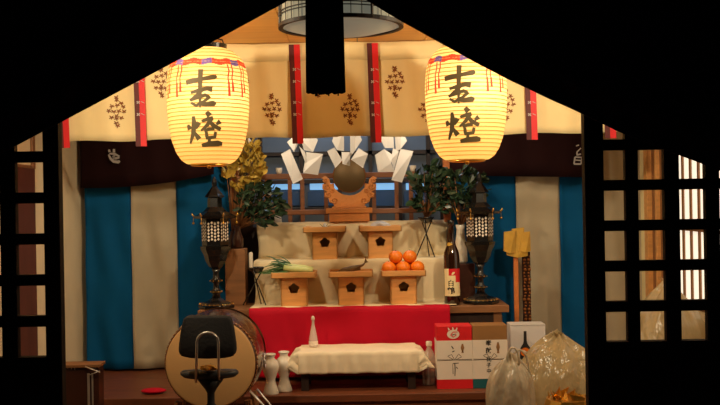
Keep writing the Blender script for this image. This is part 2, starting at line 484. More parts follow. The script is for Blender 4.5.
# ============================================================ LANTERNS
S1 = [([(-15,.5),(-8,-1),(2,-2.6),(13,-4.5),(15,-6)], [3.2,3.6,2.6,3.4,2]),
      ([(0,-12),(-.3,-6),(-.6,2),(-.9,12),(-1,25)], [3.4,3.2,3,2.4,1.2]),
      ([(-10,10.5),(-2,8.4),(6,6.6),(11,7.5)], [1.8,2.6,3.2,4]),
      ([(1,8),(-4,13),(-11,18)], [2.8,2.4,1.6]),
      ([(-11,17.5),(-5,16),(4,13),(8,15),(3,19),(-5,23),(-10,20)], [2,2,2.4,2.2,2,2,1.8]),
      ([(-3,21),(4,22),(12,21),(13,19)], [2,3,3.8,2])]
S2 = [([(-8,35),(-7.4,42),(-9,52),(-12.5,61)], [2,3.6,3,1.4]),
      ([(-14,43),(-12,47.5)], [2,3.8]), ([(-2.5,41),(-6,47)], [3.4,1.6]), ([(-8,50),(-3,57)], [2,3.6]),
      ([(5,31),(8,35)], [2.6,4]), ([(0,40),(6,38),(11,36.5)], [1.8,2.6,2]), ([(10,37),(5,44),(-1,49)], [2.8,2.4,1.2]),
      ([(6,38),(11,44),(18,48)], [2,3,2.6]), ([(18,40),(14,43)], [3.4,1.6]),
      ([(2,49),(7,47.5),(12,47)], [2,2.4,2]), ([(4,50),(4.5,56),(12,55),(13,50)], [2,2.4,2.2,2]),
      ([(7,56),(6,61)], [2,2]), ([(-1,63),(6,61.5),(15,61),(19,61.5)], [2.2,3.4,3.8,2.4])]
LY = 3.95
LS = LY/F
lprof = [(22,164),(28,160),(33,152.5),(37.3,141),(40.2,126),(41.6,110),(41.8,92),(40.6,76),(38.4,66.5),(34,59),(27,53),(19,49)]
lprof = [(r*LS*.965, (105-y)*LS) for r, y in lprof]
def lr(z):
    for a, b in zip(lprof[:-1], lprof[1:]):
        if a[1] <= z <= b[1]:
            t = (z-a[1])/(b[1]-a[1]); return a[0]*(1-t)+b[0]*t
    return lprof[-1][0] if z > 0 else lprof[0][0]
def make_lantern():
    root = thing('paper_lantern')
    NR = 30; z0, z1 = lprof[0][1], lprof[-1][1]
    prof = []
    for i in range(NR*4+1):
        z = z0+(z1-z0)*i/(NR*4)
        prof.append((lr(z)+.0022*abs(sin(pi*i/4)), z))
    m = MB(); m.lathe(prof, 64, cap=False)
    sh = m.build('paper_shade', 'shade', root, smooth=True)
    m = MB()
    for i in range(1, NR):
        z = z0+(z1-z0)*i/NR; r = lr(z)+.0008
        m.lathe([(r, z-.0019), (r+.0016, z), (r, z+.0019)], 48, cap=False)
    m.build('bamboo_ribs', 'rib', root)
    m = MB(); m.lathe([(.070,z1-.004),(.076,z1-.002),(.078,z1+.016),(.072,z1+.018),(.064,z1+.014),(.064,z1-.002)], 40, cap=False)
    m.build('top_ring', 'black', root, smooth=False)
    m = MB(); m.lathe([(.068,z0-.008),(.073,z0-.006),(.072,z0+.003),(.066,z0+.002)], 40, cap=False)
    m.build('bottom_ring', 'gold', root)
    m = MB(); m.ball((0,0,z0-.010), .0095, 12, 8); m.tube([(0,0,z0-.002),(0,0,z0+.01)], .002); m.tube([(-.07,0,z0),(.07,0,z0)], .0025)
    m.build('bottom_knob', 'gold', root, smooth=True)
    m = MB()
    hook = [(-.068,0,z1+.01),(-.06,0,z1+.035),(0,0,z1+.05),(.06,0,z1+.035),(.068,0,z1+.01)]
    m.tube(hook, .003)
    m.tube([(0,0,z1+.05),(0,0,ZC-lantern_z-.001)], .0022)
    m.build('hanger', 'black', root, smooth=True)
    # lettering on the paper
    def fs(x, y):
        z = (105-y)*LS; r = lr(z)+.0045; a = x*LS/r
        return (r*sin(a), -r*cos(a), z)
    m = MB()
    for S, oy in ((S1, 86.5), (S2, 84.5)):
        for pts, ws in S:
            stroke(m, [(x-.6, y+oy) for x, y in pts], [w*1.45 for w in ws], fs)
    m.build('lettering', 'lampink', root)
    # printed rope and tassels
    m = MB(); n = 96
    for i in range(n):
        a0, a1 = 2*pi*i/n, 2*pi*(i+1)/n
        k = 0 if (i // 4) % 3 else 1
        def q(a, y):
            z = (105-y)*LS; r = lr(z)+.0035; return (r*cos(a), r*sin(a), z)
        s_ = 1.0*sin(i*.9)
        m.add([q(a0,69+s_), q(a1,69+s_), q(a1,63.5+s_), q(a0,63.5+s_)], [(0,1,2,3)], k)
    for a in (-62, -38, 38, 62, 110, 180, 250):
        A = radians(a)
        def ft(x, y):
            z = (105-y)*LS; r = lr(z)+.0035; an = A + x*LS/r; return (r*sin(an), -r*cos(an), z)
        for o_ in (0, 4.5):
            stroke(m, [(o_,69),(o_+1,75),(o_-.6,82),(o_,88)], [1.3,1.6,1.3,1.3], ft, k=0)
            stroke(m, [(o_,86),(o_+.4,100-o_)], [2.0,2.9], ft, k=0)
    m.build('printed_cord', ['red_print', 'blue_print'], root)
    return root
lc = P(208.2, 105, LY); lantern_z = lc.z
L1 = make_lantern(); L1.location = lc
tag(L1, 'glowing yellow paper lantern with brushed characters, hanging on the left above the drum', 'lantern', 'pair of lit paper lanterns')
rc = P(465.3, 104, LY); rc.z = lantern_z
rc = P(466, 100.8, LY)
L2 = dup(L1, rc, 'glowing yellow paper lantern with brushed characters, hanging on the right above the brown bottle', rz=-.24)
for c, e in ((L1.location, 1), (L2.location, 1.25)):
    l = bpy.data.lights.new('bulb', 'POINT'); l.energy = .85*e; l.shadow_soft_size = .03; l.color = (1,.88,.62)
    o = bpy.data.objects.new('lantern_bulb', l); COL.objects.link(o); o.location = c + Vector((.02, -.055, .035))

# ============================================================ CEILING LAMP
c = P(341, 28, 3.33); R = .2045; zb = c.z; c.x -= .0
t = thing('ceiling_lamp', (c.x, 3.33, zb), 'round ceiling lamp with dark latticed paper side, behind the black tassel', 'lamp')
m = MB(); m.lathe([(R-.006, zb+.006), (R-.006, ZC-.004)], 48, c=(c.x,3.33,0), cap=False); m.build('paper_side', 'lampshade_paper', t, smooth=True)
m = MB(); m.lathe([(.001,zb-.022),(.06,zb-.02),(.13,zb-.012),(R-.012,zb+.004)], 48, c=(c.x,3.33,0), cap=False); m.build('diffuser', 'lampshade_paper', t, smooth=True)
m = MB()
m.lathe([(R-.012,zb),(R+.004,zb-.001),(R+.004,zb+.011),(R-.012,zb+.011)], 48, c=(c.x,3.33,0), cap=False)
for z in (zb+.040, zb+.050, zb+.085, zb+.095): m.lathe([(R-.004,z-.0014),(R+.001,z-.0014),(R+.001,z+.0014),(R-.004,z+.0014)], 48, c=(c.x,3.33,0), cap=False)
for i in range(36):
    a = 2*pi*i/36; x, y = c.x+(R-.001)*cos(a), 3.33+(R-.001)*sin(a); w = .0045 if i % 6 == 0 else .0014
    m.tube([(x,y,zb+.005),(x,y,ZC-.003)], w, 4)
m.build('lattice_frame', 'darkwood', t)

# ============================================================ SHIDE
SY = 4.85
m = MB()
zr = P(345,128,SY).z
rp = [Vector((-1.2+2.3*i/60, SY+.004*sin(i*2.2), zr+.01+.006*cos(i*.35))) for i in range(61)]
m.tube(rp, .008, 8)
tag(m.build('straw_rope', 'straw', smooth=True), 'thin straw rope strung behind the cream curtain holding the white paper streamers', 'rope')
def shide(label, streams, cx):
    t = thing('paper_streamer', P(cx,150,SY-.012), label, 'paper streamer', 'white zigzag paper streamers')
    for st in streams:
        m = MB()
        for i, (poly, dy) in enumerate(st):
            pts = [P(a, b, SY-.012-dy-(.012 if j % 2 else 0)) for j, (a, b) in enumerate(poly)]
            m.prism(pts, (0, .0008, 0))
        m.build('folded_strip', 'paper', t)
shide('white zigzag paper streamer hanging left of the round mirror', [
    [([(293,127),(300,127),(300,140),(294,152),(287,142),(294,136)],0), ([(281,154),(290,149),(303,179),(293,184)],.012)],
    [([(300,127),(306,127),(318,140),(313,152),(304,150),(301,140)],.004), ([(299,146),(305,152),(308,163),(303,171),(305,162)],.010), ([(306,152),(323,154),(318,175),(303,173),(307,162)],.016)]], 300)
shide('white zigzag paper streamer hanging right behind the round mirror top', [
    [([(336,127),(344,127),(344,151),(337,150),(332,141)],0), ([(327,151),(334.5,147.5),(342.5,160),(335.4,168)],.010), ([(341.5,152),(350,152),(350,166),(342.5,164)],.002)],
    [([(350,127),(356,127),(362,140),(354.7,151),(350.3,157)],.004), ([(358.7,148),(368,154),(363,168),(351,159.5)],.014)]], 347)
shide('white zigzag paper streamer hanging right of the round mirror', [
    [([(384,127),(393,127),(394,148),(385,148),(380,139)],0), ([(375,155),(384,149),(393,155),(391,163),(395,172),(378,172)],.012)],
    [([(394,127),(401,127),(407,141),(400.5,149),(396,152)],.004), ([(393,148),(399,151),(394,170),(391,160)],.008), ([(400.5,149),(413.5,151),(402,182.5),(391.5,180)],.016)]], 395)

# ============================================================ STRIPED CURTAINS and maroon bands
SYD = 5.35
def striped(name, pxs, kinds, label, seed, py=280):
    xs = [P(p, 280, SYD).x for p in pxs]
    m = MB(); z0 = ZP+.012; z1 = ZC-.01
    n = 60
    for a, b, kk in zip(xs[:-1], xs[1:], kinds):
        def fn(u, v):
            x = a+(b-a)*u; z = z0+(z1-z0)*v
            y = SYD + .010*sin(x*17+seed)*(1-v*.5) + .007*sin(x*41+z*2.5+seed) + .005*sin((x*3+z)*14) - .008*math.exp(-((u-.02)/.05)**2)
            return (x, y, z)
        m.grid(14, 30, fn, k=kk)
    o = m.build(name, ['blue', 'greycloth'], smooth=True, solid=.003)
    tag(o, label, 'curtain')
striped('striped_curtain', [86,133,178,232], [0,1,0], 'blue and white vertical striped curtain left of the altar behind the drum', 1)
striped('striped_curtain', [452,517,561,604,634], [0,1,0,1], 'blue and white vertical striped curtain right of the altar behind the bags', 2.4)
def band(px0, px1, yb, label):
    Y = 5.29
    x0, x1 = P(px0,180,Y).x, P(px1,180,Y).x
    m = MB()
    def fn(u, v):
        px = px0+(px1-px0)*u; z = P(px, yb(px), Y).z*(1-v)+(ZC-.02)*v
        x = x0+(x1-x0)*u
        return (x, Y+.008*sin(x*16)+.004*sin(x*40+z*6), z)
    m.grid(40, 8, fn)
    return m.build('valance', 'maroon', smooth=True, solid=.003)
tl = thing('maroon_valance', P(146,185,5.29), 'dark maroon cloth band with a pale crest above the left striped curtain', 'curtain')
o = band(80, 214, lambda p: 188-.0009*(p-90)**2 if p > 90 else 188, None); o.name = 'cloth'; w_ = o.location.copy(); o.parent = tl; o.location = w_-tl.location
m = MB()
fc = lambda x, y: P(113.5+x, 153.5+y, 5.27)
for pts, ws in [([(-4.5,-4),(-4,-1.5)],[2,2.6]), ([(.5,-4.5),(.5,-1)],[2.2,2.6]), ([(-5,1),(-3,5),(0,8),(5,8.5),(6,7)],[1.6,2.4,2.6,3,2]),
                ([(-4,0),(1,.5),(6,3)],[1.6,2.4,1.6]), ([(-1,2.5),(2,5),(6,4)],[1.6,2.4,1.6]), ([(1,1),(0,6)],[1.6,2])]:
    stroke(m, pts, ws, fc)
m.build('crest', 'paper', tl)
tr = thing('maroon_valance', P(540,182,5.29), 'dark maroon cloth band with pale characters above the right striped curtain', 'curtain')
o = band(450, 601, lambda p: 176+.012*(p-484), None); o.name = 'cloth'; w_ = o.location.copy(); o.parent = tr; o.location = w_-tr.location
m = MB()
fc = lambda x, y: P(578+x, 155+y, 5.27)
for pts, ws in [([(-2,-9),(1,-10)],[1.2,1.2]), ([(3,-7),(-1,-3),(-1,0),(3,-1)],[1,1.2,1.6,1.4]), ([(-3,2),(-4,9)],[1.6,1.6]), ([(-3,2),(4,2.5)],[1.4,1.4]), ([(-3.5,5),(3,5.5)],[1.2,1.2]), ([(-4,9),(3,9)],[1.6,1.6]), ([(4,2.5),(3,9)],[1.4,1.4])]:
    stroke(m, pts, ws, fc)
m.build('lettering', 'paper', tr)

# ============================================================ SANCTUARY POSTS + BALUSTRADE
for px, nm in ((235, 'trim_2'), (447, 'trim_3')):
    p = P(px, 200, 5.45)
    m = MB(); m.box(p.x-.019, p.x+.019, 5.43, 5.47, ZP, ZC-.002); struct(m.build(nm, 'cypress_red', bevel=.003))
BY = 5.56
t = thing('balustrade', P(345,222,BY), 'low orange wood balustrade behind the round mirror', 'railing')
m = MB()
def rail(px0, px1, py, h, mb, Y=BY, d=.02):
    a = P(px0,py,Y); b = P(px1,py,Y); zc = P(345,py,Y).z
    mb.box(a.x, b.x, Y-d, Y+d, zc-h/2, zc+h/2)
rail(258, 416, 175.5, .030, m); m.build('top_rail', 'railwood', t, bevel=.004)
m = MB(); rail(256, 428, 211.5, .028, m); m.build('lower_rail', 'railwood', t, bevel=.004)
zt_, zl_ = P(345,175.5,BY).z, P(345,222,BY).z
for px in (267, 290, 302.5, 326, 374, 396.5, 411):
    m = MB(); p = P(px,195,BY); m.box(p.x-.011, p.x+.011, BY-.011, BY+.011, zl_-.03, zt_-.012); m.build('baluster', 'railwood', t)
m = MB(); m.box(BX0, BX1, BY-.015, BY+.015, zl_-.10, zl_-.02); m.build('sill_beam', 'darkwood', t)
ztr = zt_+.015
for px, lb in ((279,'small white cup on the balustrade left of the mirror'), (413,'small white cup on the balustrade beside the right sakaki leaves')):
    m = MB(); p = P(px,172,BY); m.lathe([(.012,0),(.017,.012),(.019,.034),(.016,.034),(.013,.008)], 18, c=(p.x,BY,ztr))
    tag(m.build('white_cup', 'porcelain', smooth=True), lb, 'cup', 'white cups on the balustrade')

# ============================================================ ALTAR
T1, T2, T3 = .975, 1.197, 1.392
t = thing('altar_table', (-.04, 5.2, ZP), 'long brown wooden altar shelf showing on both sides of the red cloth', 'table')
m = MB(); m.box(-.82, .735, 4.99, 5.33, T1-.036, T1); m.build('tabletop', 'midwood', t, bevel=.003)
for x in (-.79, .66):
    for y in (5.01, 5.28):
        m = MB(); m.box(x, x+.04, y, y+.04, ZP, T1-.036); m.build('leg', 'midwood', t)
m = MB(); m.box(-.75, .66, 5.015, 5.035, T1-.09, T1-.036); m.build('apron', 'darkwood', t)
# stepped stand (under the cream cloth)
t = thing('altar_steps', (-.05, 5.4, T1), 'cloth covered wooden steps carrying the round mirror', 'altar')
m = MB(); m.box(-.545, .46, 5.25, 5.54, T1, T2-.004); m.box(-.545, .46, 5.445, 5.54, T2-.004, T3-.004); m.build('steps', 'midwood', t)
def stepcloth(u, v):
    x = -.558 + 1.03*u
    path = [(4.995,T1+.004),(5.225,T1+.004),(5.232,T1+.10),(5.236,T2-.006),(5.246,T2+.004),(5.41,T2+.004),(5.424,T2+.012),(5.43,T3-.01),(5.44,T3+.003),(5.545,T3+.003)]
    s = v*(len(path)-1); i = min(int(s), len(path)-2); f = s-i
    y = path[i][0]*(1-f)+path[i+1][0]*f; z = path[i][1]*(1-f)+path[i+1][1]*f
    vertical = 1 if i in (1,2,6) else 0
    if vertical and i != 0:
        y -= .006 + .006*sin(x*19+z*14) + .005*sin(x*47-z*9)
    z += .0015*sin(x*31+y*20) + .0015
    x += .006*sin(z*22+v*3)*(1 if u > .5 else -1)*abs(2*u-1)
    return (x, y, z)
m = MB(); m.grid(90, 54, stepcloth)
m.build('cream_cloth', 'altarcloth', t, smooth=True, solid=.002)
# red cloth
m = MB()
def redc(u, v):
    x = -.562 + 1.0*u
    if v > .9: y = 4.978 + .05*(v-.9)/.1; z = T1+.006
    else:
        z = ZP+.02 + (T1+.005-ZP-.02)*v/.9
        y = 4.974 - .016*(1-v)*(1+sin(x*26+v*2)) * (1.0 if u < .3 else .45) - .012*math.exp(-((u-.13-.12*(1-v))/.03)**2)*(1-v)
    return (x, y, z)
m.grid(90, 22, redc)
tag(m.build('red_cloth', 'redcloth', smooth=True, solid=.002), 'bright red cloth hanging down the front of the altar shelf', 'cloth')

# sanbo stands
def make_sanbo():
    root = thing('offering_stand')
    m = MB()
    W, D, H = .112, .095, .172
    m.box(-W, W, -D, D, H-.030, H-.024)
    m.box(-W, W, -D, -D+.006, H-.030, H); m.box(-W, W, D-.006, D, H-.030, H)
    m.box(-W, -W+.006, -D, D, H-.030, H); m.box(W-.006, W, -D, D, H-.030, H)
    m.build('tray', 'cypress', root, bevel=.002)
    # body with pierced front
    hw, hh, zt = .066, .142, .142
    m = MB(); cz = .088
    hole = []
    n = 40
    for i in range(n):
        a = 2*pi*i/n
        r = .0255*(1+.12*cos(5*(a-pi/2)))
        hole.append((r*cos(a), cz + r*sin(a)*.95))
    outer_ = []
    for i in range(n):
        a = 2*pi*i/n; c_, s_ = cos(a), sin(a)
        tx = hw/abs(c_) if abs(c_) > 1e-6 else 1e9
        tz = ((zt-cz) if s_ > 0 else cz)/abs(s_) if abs(s_) > 1e-6 else 1e9
        k = min(tx, tz); outer_.append((k*c_, cz+k*s_))
    # snap nearest samples to corners
    for cxn, czn in ((hw,zt),(-hw,zt),(-hw,0),(hw,0)):
        j = min(range(n), key=lambda i: (outer_[i][0]-cxn)**2+(outer_[i][1]-czn)**2); outer_[j] = (cxn, czn)
    for y0, y1 in ((-.066,-.060),(.060,.066)):
        vs = [(x,y0,z) for x,z in hole]+[(x,y0,z) for x,z in outer_]+[(x,y1,z) for x,z in hole]+[(x,y1,z) for x,z in outer_]
        fs = []
        for i in range(n):
            j = (i+1) % n
            fs += [(i,j,n+j,n+i), (2*n+j,2*n+i,3*n+i,3*n+j), (i,2*n+i,2*n+j,j)]
        m.add(vs, fs)
    m.box(-hw, -hw+.006, -.066, .066, 0, zt); m.box(hw-.006, hw, -.066, .066, 0, zt)
    m.build('pierced_base', 'cypress', root)
    return root
s0 = make_sanbo()
zt1 = T1+.0065; zt2 = T2+.0065
spots = [((351.5,305), 5.125, zt1, 'wooden offering stand with the dried fish, middle of the lower step'),
         ((295,306), 5.125, zt1, 'wooden offering stand with the leek, left on the lower step'),
         ((403.5,304), 5.125, zt1, 'wooden offering stand piled with oranges, right on the lower step'),
         ((325.5,261), 5.335, zt2, 'wooden offering stand left on the upper step under the mirror'),
         ((380.5,260), 5.335, zt2, 'wooden offering stand with a white paper packet, right on the upper step')]
stands = []
for i, ((px, py), Y, z, lb) in enumerate(spots):
    p = P(px, py, Y-.066); loc = (p.x*Y/(Y-.066), Y, z)
    o = s0 if i == 0 else dup(s0, loc)
    o.location = loc; tag(o, lb, 'offering stand', 'pierced wooden offering stands')
    stands.append(o)
TRAY = .172-.024
# oranges
X, Y, Z = stands[2].location; Z += TRAY; r = .036
pos = [(-.073,-.035,0),(0,-.04,0),(.073,-.035,0),(-.037,.03,0),(.037,.03,0),(-.036,-.012,.054),(.036,-.010,.054)]
names = ['front left','front middle','front right','back left','back right','top left','top right']
for (a, b, c_), nm in zip(pos, names):
    root = thing('orange', (X+a, Y+b, Z+c_+.002), 'bright orange fruit, '+nm+' of the pile on the offering stand', 'orange', 'pile of oranges')
    m = MB(); m.ball((X+a, Y+b, Z+c_+r*.92+.002), r, 20, 14, sc=(1,1,.92)); m.build('fruit', 'orange', root, smooth=True)
    m = MB(); m.lathe([(.0005,0),(.004,.001),(.003,.004),(.0005,.004)], 8, c=(X+a, Y+b, Z+c_+r*1.83+.001)); m.build('stem_scar', 'leekleaf', root)
# leek
X, Y, Z = stands[1].location; Z += TRAY+.008
t = thing('leek', (X, Y, Z), 'pale green leeks with dark leafy tops lying across the left offering stand', 'vegetable')
for k in range(3):
    m = MB(); yy = Y-.05+.045*k; zz = Z+.020+.006*(k == 1)
    m.tube([(X+.095,yy,zz),(X+.05,yy,zz+.004),(X-.01,yy,zz+.010),(X-.05,yy+.004,zz+.018)], [.011,.017,.018,.014], 12)
    m.build('stalk', 'leek', t, smooth=True)
m = MB()
for i in range(60):
    y0 = Y+random.uniform(-.055,.06); a = random.uniform(-.55,1.1); l = random.uniform(.08,.2)*(.75 if a > .2 else 1)
    p0 = Vector((X-.03+random.uniform(-.02,.05), y0, Z+.033)); d = Vector((-cos(a), random.uniform(-.3,.3), sin(a)*.7)).normalized()
    w = random.uniform(.004,.008); vs = []
    for s_ in range(6):
        f = s_/5; q = p0+d*l*f+Vector((0,0,-.05*f*f)); q.z = max(q.z, Z+.012); ww = w*(1-f*f*.9)
        vs += [q+Vector((0,ww*.6,ww)), q+Vector((0,-ww*.6,-ww*.3))]
    m.add(vs, [(2*s_,2*s_+1,2*s_+3,2*s_+2) for s_ in range(5)])
m.build('leaves', 'leekleaf', t, smooth=True, solid=.001)
# dried fish
X, Y, Z = stands[0].location; Z += TRAY
t = thing('dried_fish', (X, Y, Z), 'brown dried fish lying with its tail up on the middle offering stand', 'fish')
m = MB()
spine = [(-.075,-.02,.014),(-.045,-.022,.024),(-.01,-.024,.032),(.03,-.02,.040),(.06,-.015,.05),(.074,-.012,.062)]
m.tube([(X+a,Y+b,Z+c_) for a,b,c_ in spine], [.004,.012,.0145,.012,.006,.003], 10); m.build('body', 'fish', t, smooth=True)
m = MB(); m.prism([(X+.068,Y-.012,Z+.058),(X+.076,Y-.010,Z+.092),(X+.083,Y-.010,Z+.070),(X+.092,Y-.010,Z+.066)], (0,.003,0)); m.build('tail', 'fish', t)
m = MB(); m.ball((X-.066,Y-.028,Z+.019), .0028, 8, 6); m.build('eye', 'paper', t, smooth=True)
m = MB(); m.tube([(X-.08,Y+.02,Z+.014),(X-.02,Y+.018,Z+.022),(X+.05,Y+.015,Z+.03)], [.004,.012,.005], 10)
tag(m.build('dried_fish', 'fish', smooth=True), 'second darker dried fish lying behind the first on the middle stand', 'fish')
# upper offerings
X, Y, Z = stands[3].location; Z += TRAY
t = thing('salt_cone', (X, Y, Z), 'small white cone with a green sprig on the upper left offering stand', 'offering')
m = MB(); m.lathe([(.024,0),(.020,.012),(.008,.034),(.001,.044)], 18, c=(X,Y,Z)); m.build('cone', 'paper', t, smooth=True)
m = MB()
for i in range(7):
    a = i*.9; m.tube([(X,Y-.02,Z+.015),(X+.03*cos(a),Y-.02+.01*sin(a),Z+.03+.012*sin(a*2))], [.002,.0008], 5)
m.build('sprig', 'leekleaf', t)
X, Y, Z = stands[4].location; Z += TRAY
m = MB()
def pk(u, v):
    a = 2*pi*u; f = sin(pi*v)**.7
    r = .045*f*(1+.12*sin(a*5+v*4)); return (X+r*cos(a)*1.15, Y+r*sin(a)*.8, Z+.003+.045*v+.006*sin(a*3)*f)
m.grid(28, 10, pk)
tag(m.build('paper_packet', 'paper', smooth=False), 'crumpled white paper packet on the upper right offering stand', 'packet')

# mirror
MY = 5.46
t = thing('mirror_stand', P(349.5,222,MY), 'carved orange wood cloud stand holding the round mirror', 'stand')
z3 = T3+.006
zc1 = P(349,213,MY).z; zc2 = P(349,208,MY).z
xm = P(349.3,210,MY).x; u_ = MY/F
m = MB(); m.box(xm-20*u_, xm+20*u_, MY-.045, MY+.045, z3, zc1-.001); m.box(xm-23*u_, xm+23*u_, MY-.052, MY+.052, zc1-.001, zc2); m.box(xm-17*u_, xm+17*u_, MY-.035, MY+.035, zc2, zc2+.010)
m.build('stepped_base', 'carved', t, bevel=.003)
m = MB()
ctl = [(-14,208),(-16,204),(-20,202),(-21,198),(-25,197),(-25,193),(-22,192),(-27,189),(-27,184),(-23,184),(-25,180),(-28,178),(-24,176),(-20,179),(-19,184),(-15.5,183),(-15,188),(-11,192),(-6,194.5),(0,195.5)]
full = ctl + [(-a, b) for a, b in ctl[::-1][1:]]
pts = [P(349.3+a, b, MY-.010) for a, b in full]
# triangulate strip-wise by a base line for a clean solid
half = len(ctl)
m2 = MB(); m2.prism(pts, (0,.020,0))
m2.build('cloud_carving', 'carved', t, bevel=.0015)
m = MB()
for sx in (-1, 1):
    m = MB()
    for (a, b, r0) in ((22,186,3.2),(21,194,3.4),(15,200,3.8),(24,180,2.4),(17,190,2.2)):
        sw = []
        for q in range(15):
            an = q*.55; rr_ = r0*(1-q/17)
            sw.append(P(349.3+sx*(a+rr_*cos(an)), b+rr_*sin(an), MY-.013))
        m.tube(sw, .0035, 6)
    m.build('cloud_scroll', 'carved', t, smooth=True)
t2 = thing('round_mirror', P(349.3,192,MY), 'round dark bronze mirror standing upright on the carved stand', 'mirror')
mc = P(349.3,176,MY-.02); R = 16.6*u_
m = MB(); m.lathe([(.001,-.006),(R-.004,-.006),(R-.002,-.004)], 48, c=mc, axis='y', cap=False); m.build('mirror_face', 'bronze', t2, smooth=True)
m = MB(); m.lathe([(R-.004,-.008),(R,-.006),(R,.004),(R-.004,.006),(.001,.006)], 48, c=mc, axis='y', cap=False); m.build('rim', 'oldgold', t2, smooth=True)

# black tripods
def tripod(cx, pyt, pyb, zb, Y, label, wr=9.5, candle=False):
    p = P(cx, pyt, Y); h = p.z - zb
    t = thing('black_tripod', (p.x, Y, zb), label, 'tripod')
    s = Y/F
    m = MB(); m.lathe([(.010,h-.034),(.018,h-.030),(.038,h-.012),(.044,h-.002),(.040,h),(.030,h-.012),(.005,h-.02)], 20, c=(p.x,Y,zb)); m.build('bowl', 'black', t, smooth=True)
    for q in range(3):
        a = q*2*pi/3 + .25
        A = Vector((p.x+.036*cos(a), Y+.036*sin(a), zb+h-.01)); B = Vector((p.x-wr*s*1.15*cos(a), Y-.038*sin(a), zb+.003))
        m = MB(); m.tube([A,B], .0032, 8); m.build('leg', 'black', t, smooth=True)
    return p
tripod(426, 217, 258, T2+.006, 5.30, 'thin black tripod with a dark bowl, right of the upper offering stands')
# left tripod with a candle
pt = tripod(256, 267, 306, T1+.006, 5.14, 'thin black tripod with a dark bowl, left of the leek', wr=12)
pc = P(251, 266, 5.14)
m = MB(); m.lathe([(.009,0),(.0105,.004),(.0105,.082),(.008,.088),(.002,.090)], 16, c=(pc.x,5.14,pt.z-.013))
tag(m.build('white_candle', 'porcelain', smooth=True), 'short white candle standing in the bowl of the left black tripod', 'candle')

# sakaki
def leaf(mb, c, d, l, w, roll):
    d = d.normalized(); s = d.cross(Vector((sin(roll), cos(roll), .3))).normalized(); n = d.cross(s)
    vs = []
    prof = [(0,.1),(.3,.9),(.6,1),(.85,.55),(1,.03)]
    for f, ww in prof:
        q = c+d*l*f - Vector((0,0,.25*l*f*f)); vs += [q+s*w*ww+n*w*.35*ww, q, q-s*w*ww+n*w*.35*ww]
    fs = []
    for i in range(4): fs += [(3*i,3*i+1,3*i+4,3*i+3),(3*i+1,3*i+2,3*i+5,3*i+4)]
    mb.add(vs, fs)
def sakaki(label, base, crown, n, matn, vase=None, Y=5.2, dY=.05, lf=.05, vprof=None, vmat='porcelain'):
    bp = Vector(base)
    t = thing('sakaki_branches', bp, label, 'plant')
    if vprof:
        m = MB(); m.lathe(vprof, 24, c=bp); m.build('vase', vmat, t, smooth=True); top = bp+Vector((0,0,vprof[-2][1]-.02))
    else: top = bp
    mb = MB(); ml = MB()
    (x0,y0,x1,y1) = crown
    cx, cy = (x0+x1)/2, (y0+y1)/2
    tips = []
    for i in range(n):
        a = random.random()*2*pi; r = math.sqrt(random.random())
        px = cx+(x1-x0)/2*r*cos(a)*.92; py = cy+(y1-y0)/2*r*sin(a)*.92
        tips.append(P(px, py, Y+random.uniform(-dY, dY)))
    for i, q in enumerate(tips):
        if i % 6 == 0:
            mid = top*.5+q*.5+Vector((0,0,.01)); mb.tube([top, mid, q], [.0035,.0025,.001], 6)
        d = (q-top).normalized()+Vector((random.gauss(0,.7), random.gauss(0,.7), random.gauss(0,.5)))
        leaf(ml, q, d, random.uniform(.7,1.2)*lf, lf*.24, random.uniform(0,6.28))
    mb.build('branches', 'midwood', t, smooth=True)
    ml.build('leaves', matn, t, smooth=False)
pv = P(426,217,5.30)
sakaki('dark green sakaki leaves standing in the bowl of the right black tripod', (pv.x,5.30,pv.z-.012), (408,163,457,216), 190, 'leaf', Y=5.27, lf=.066)
pv = P(461,262,5.22)
vp = [(.026,0),(.036,.01),(.034,.06),(.024,.14),(.020,.175),(.026,.20),(.022,.20),(.016,.17)]
sakaki('olive green sakaki leaves in a cream vase beside the right black altar lantern', (pv.x,5.22,T1+.20), (446,168,486,213), 170, 'leaf', Y=5.17, lf=.056, vprof=vp)
m = MB(); m.box(P(452,262,5.22).x, P(474,262,5.22).x, 5.175, 5.265, T1, T1+.1985)
tag(m.build('wooden_pedestal', 'lacquer', bevel=.003), 'dark brown wooden block under the cream vase behind the brown bottle', 'pedestal')
pv = P(252,250,5.26)
vp2 = [(.022,0),(.030,.01),(.030,.05),(.018,.085),(.016,.10),(.022,.12),(.018,.12),(.012,.10)]
m = MB(); xw0, xw1 = P(226,262,5.26).x, P(246,262,5.26).x; zz = P(236,249,5.22).z
m.box(xw0, xw1, 5.22, 5.34, T1, zz)
tag(m.build('wooden_pedestal', 'midwood', bevel=.003), 'brown wooden box on the altar shelf between the left black lantern and the candle', 'pedestal')
sakaki('dark green sakaki leaves in a small vase left of the mirror behind the candle', ((xw0+xw1)/2+.01, 5.27, zz+.001), (236,183,284,226), 210, 'leaf', Y=5.2, lf=.055, vprof=vp2, vmat='lacquer')
sakaki('tall yellow green leafy branches in a brown jar under the left paper lantern', (xw0+.03, 5.31, zz+.001), (222,138,264,196), 190, 'leafgold', Y=5.27, lf=.068, dY=.03, vprof=[(.014,0),(.022,.02),(.02,.05),(.012,.08),(.014,.09),(.012,.09),(.008,.07)], vmat='lacquer')
m = MB(); p = P(277,222,5.47); m.lathe([(.026,0),(.022,.03),(.008,.07),(.003,.095)], 14, c=(p.x,5.49,T3+.006))
tag(m.build('paper_cone', 'paper', smooth=True), 'slender white paper cone on the top step beside the left sakaki leaves', 'ornament')

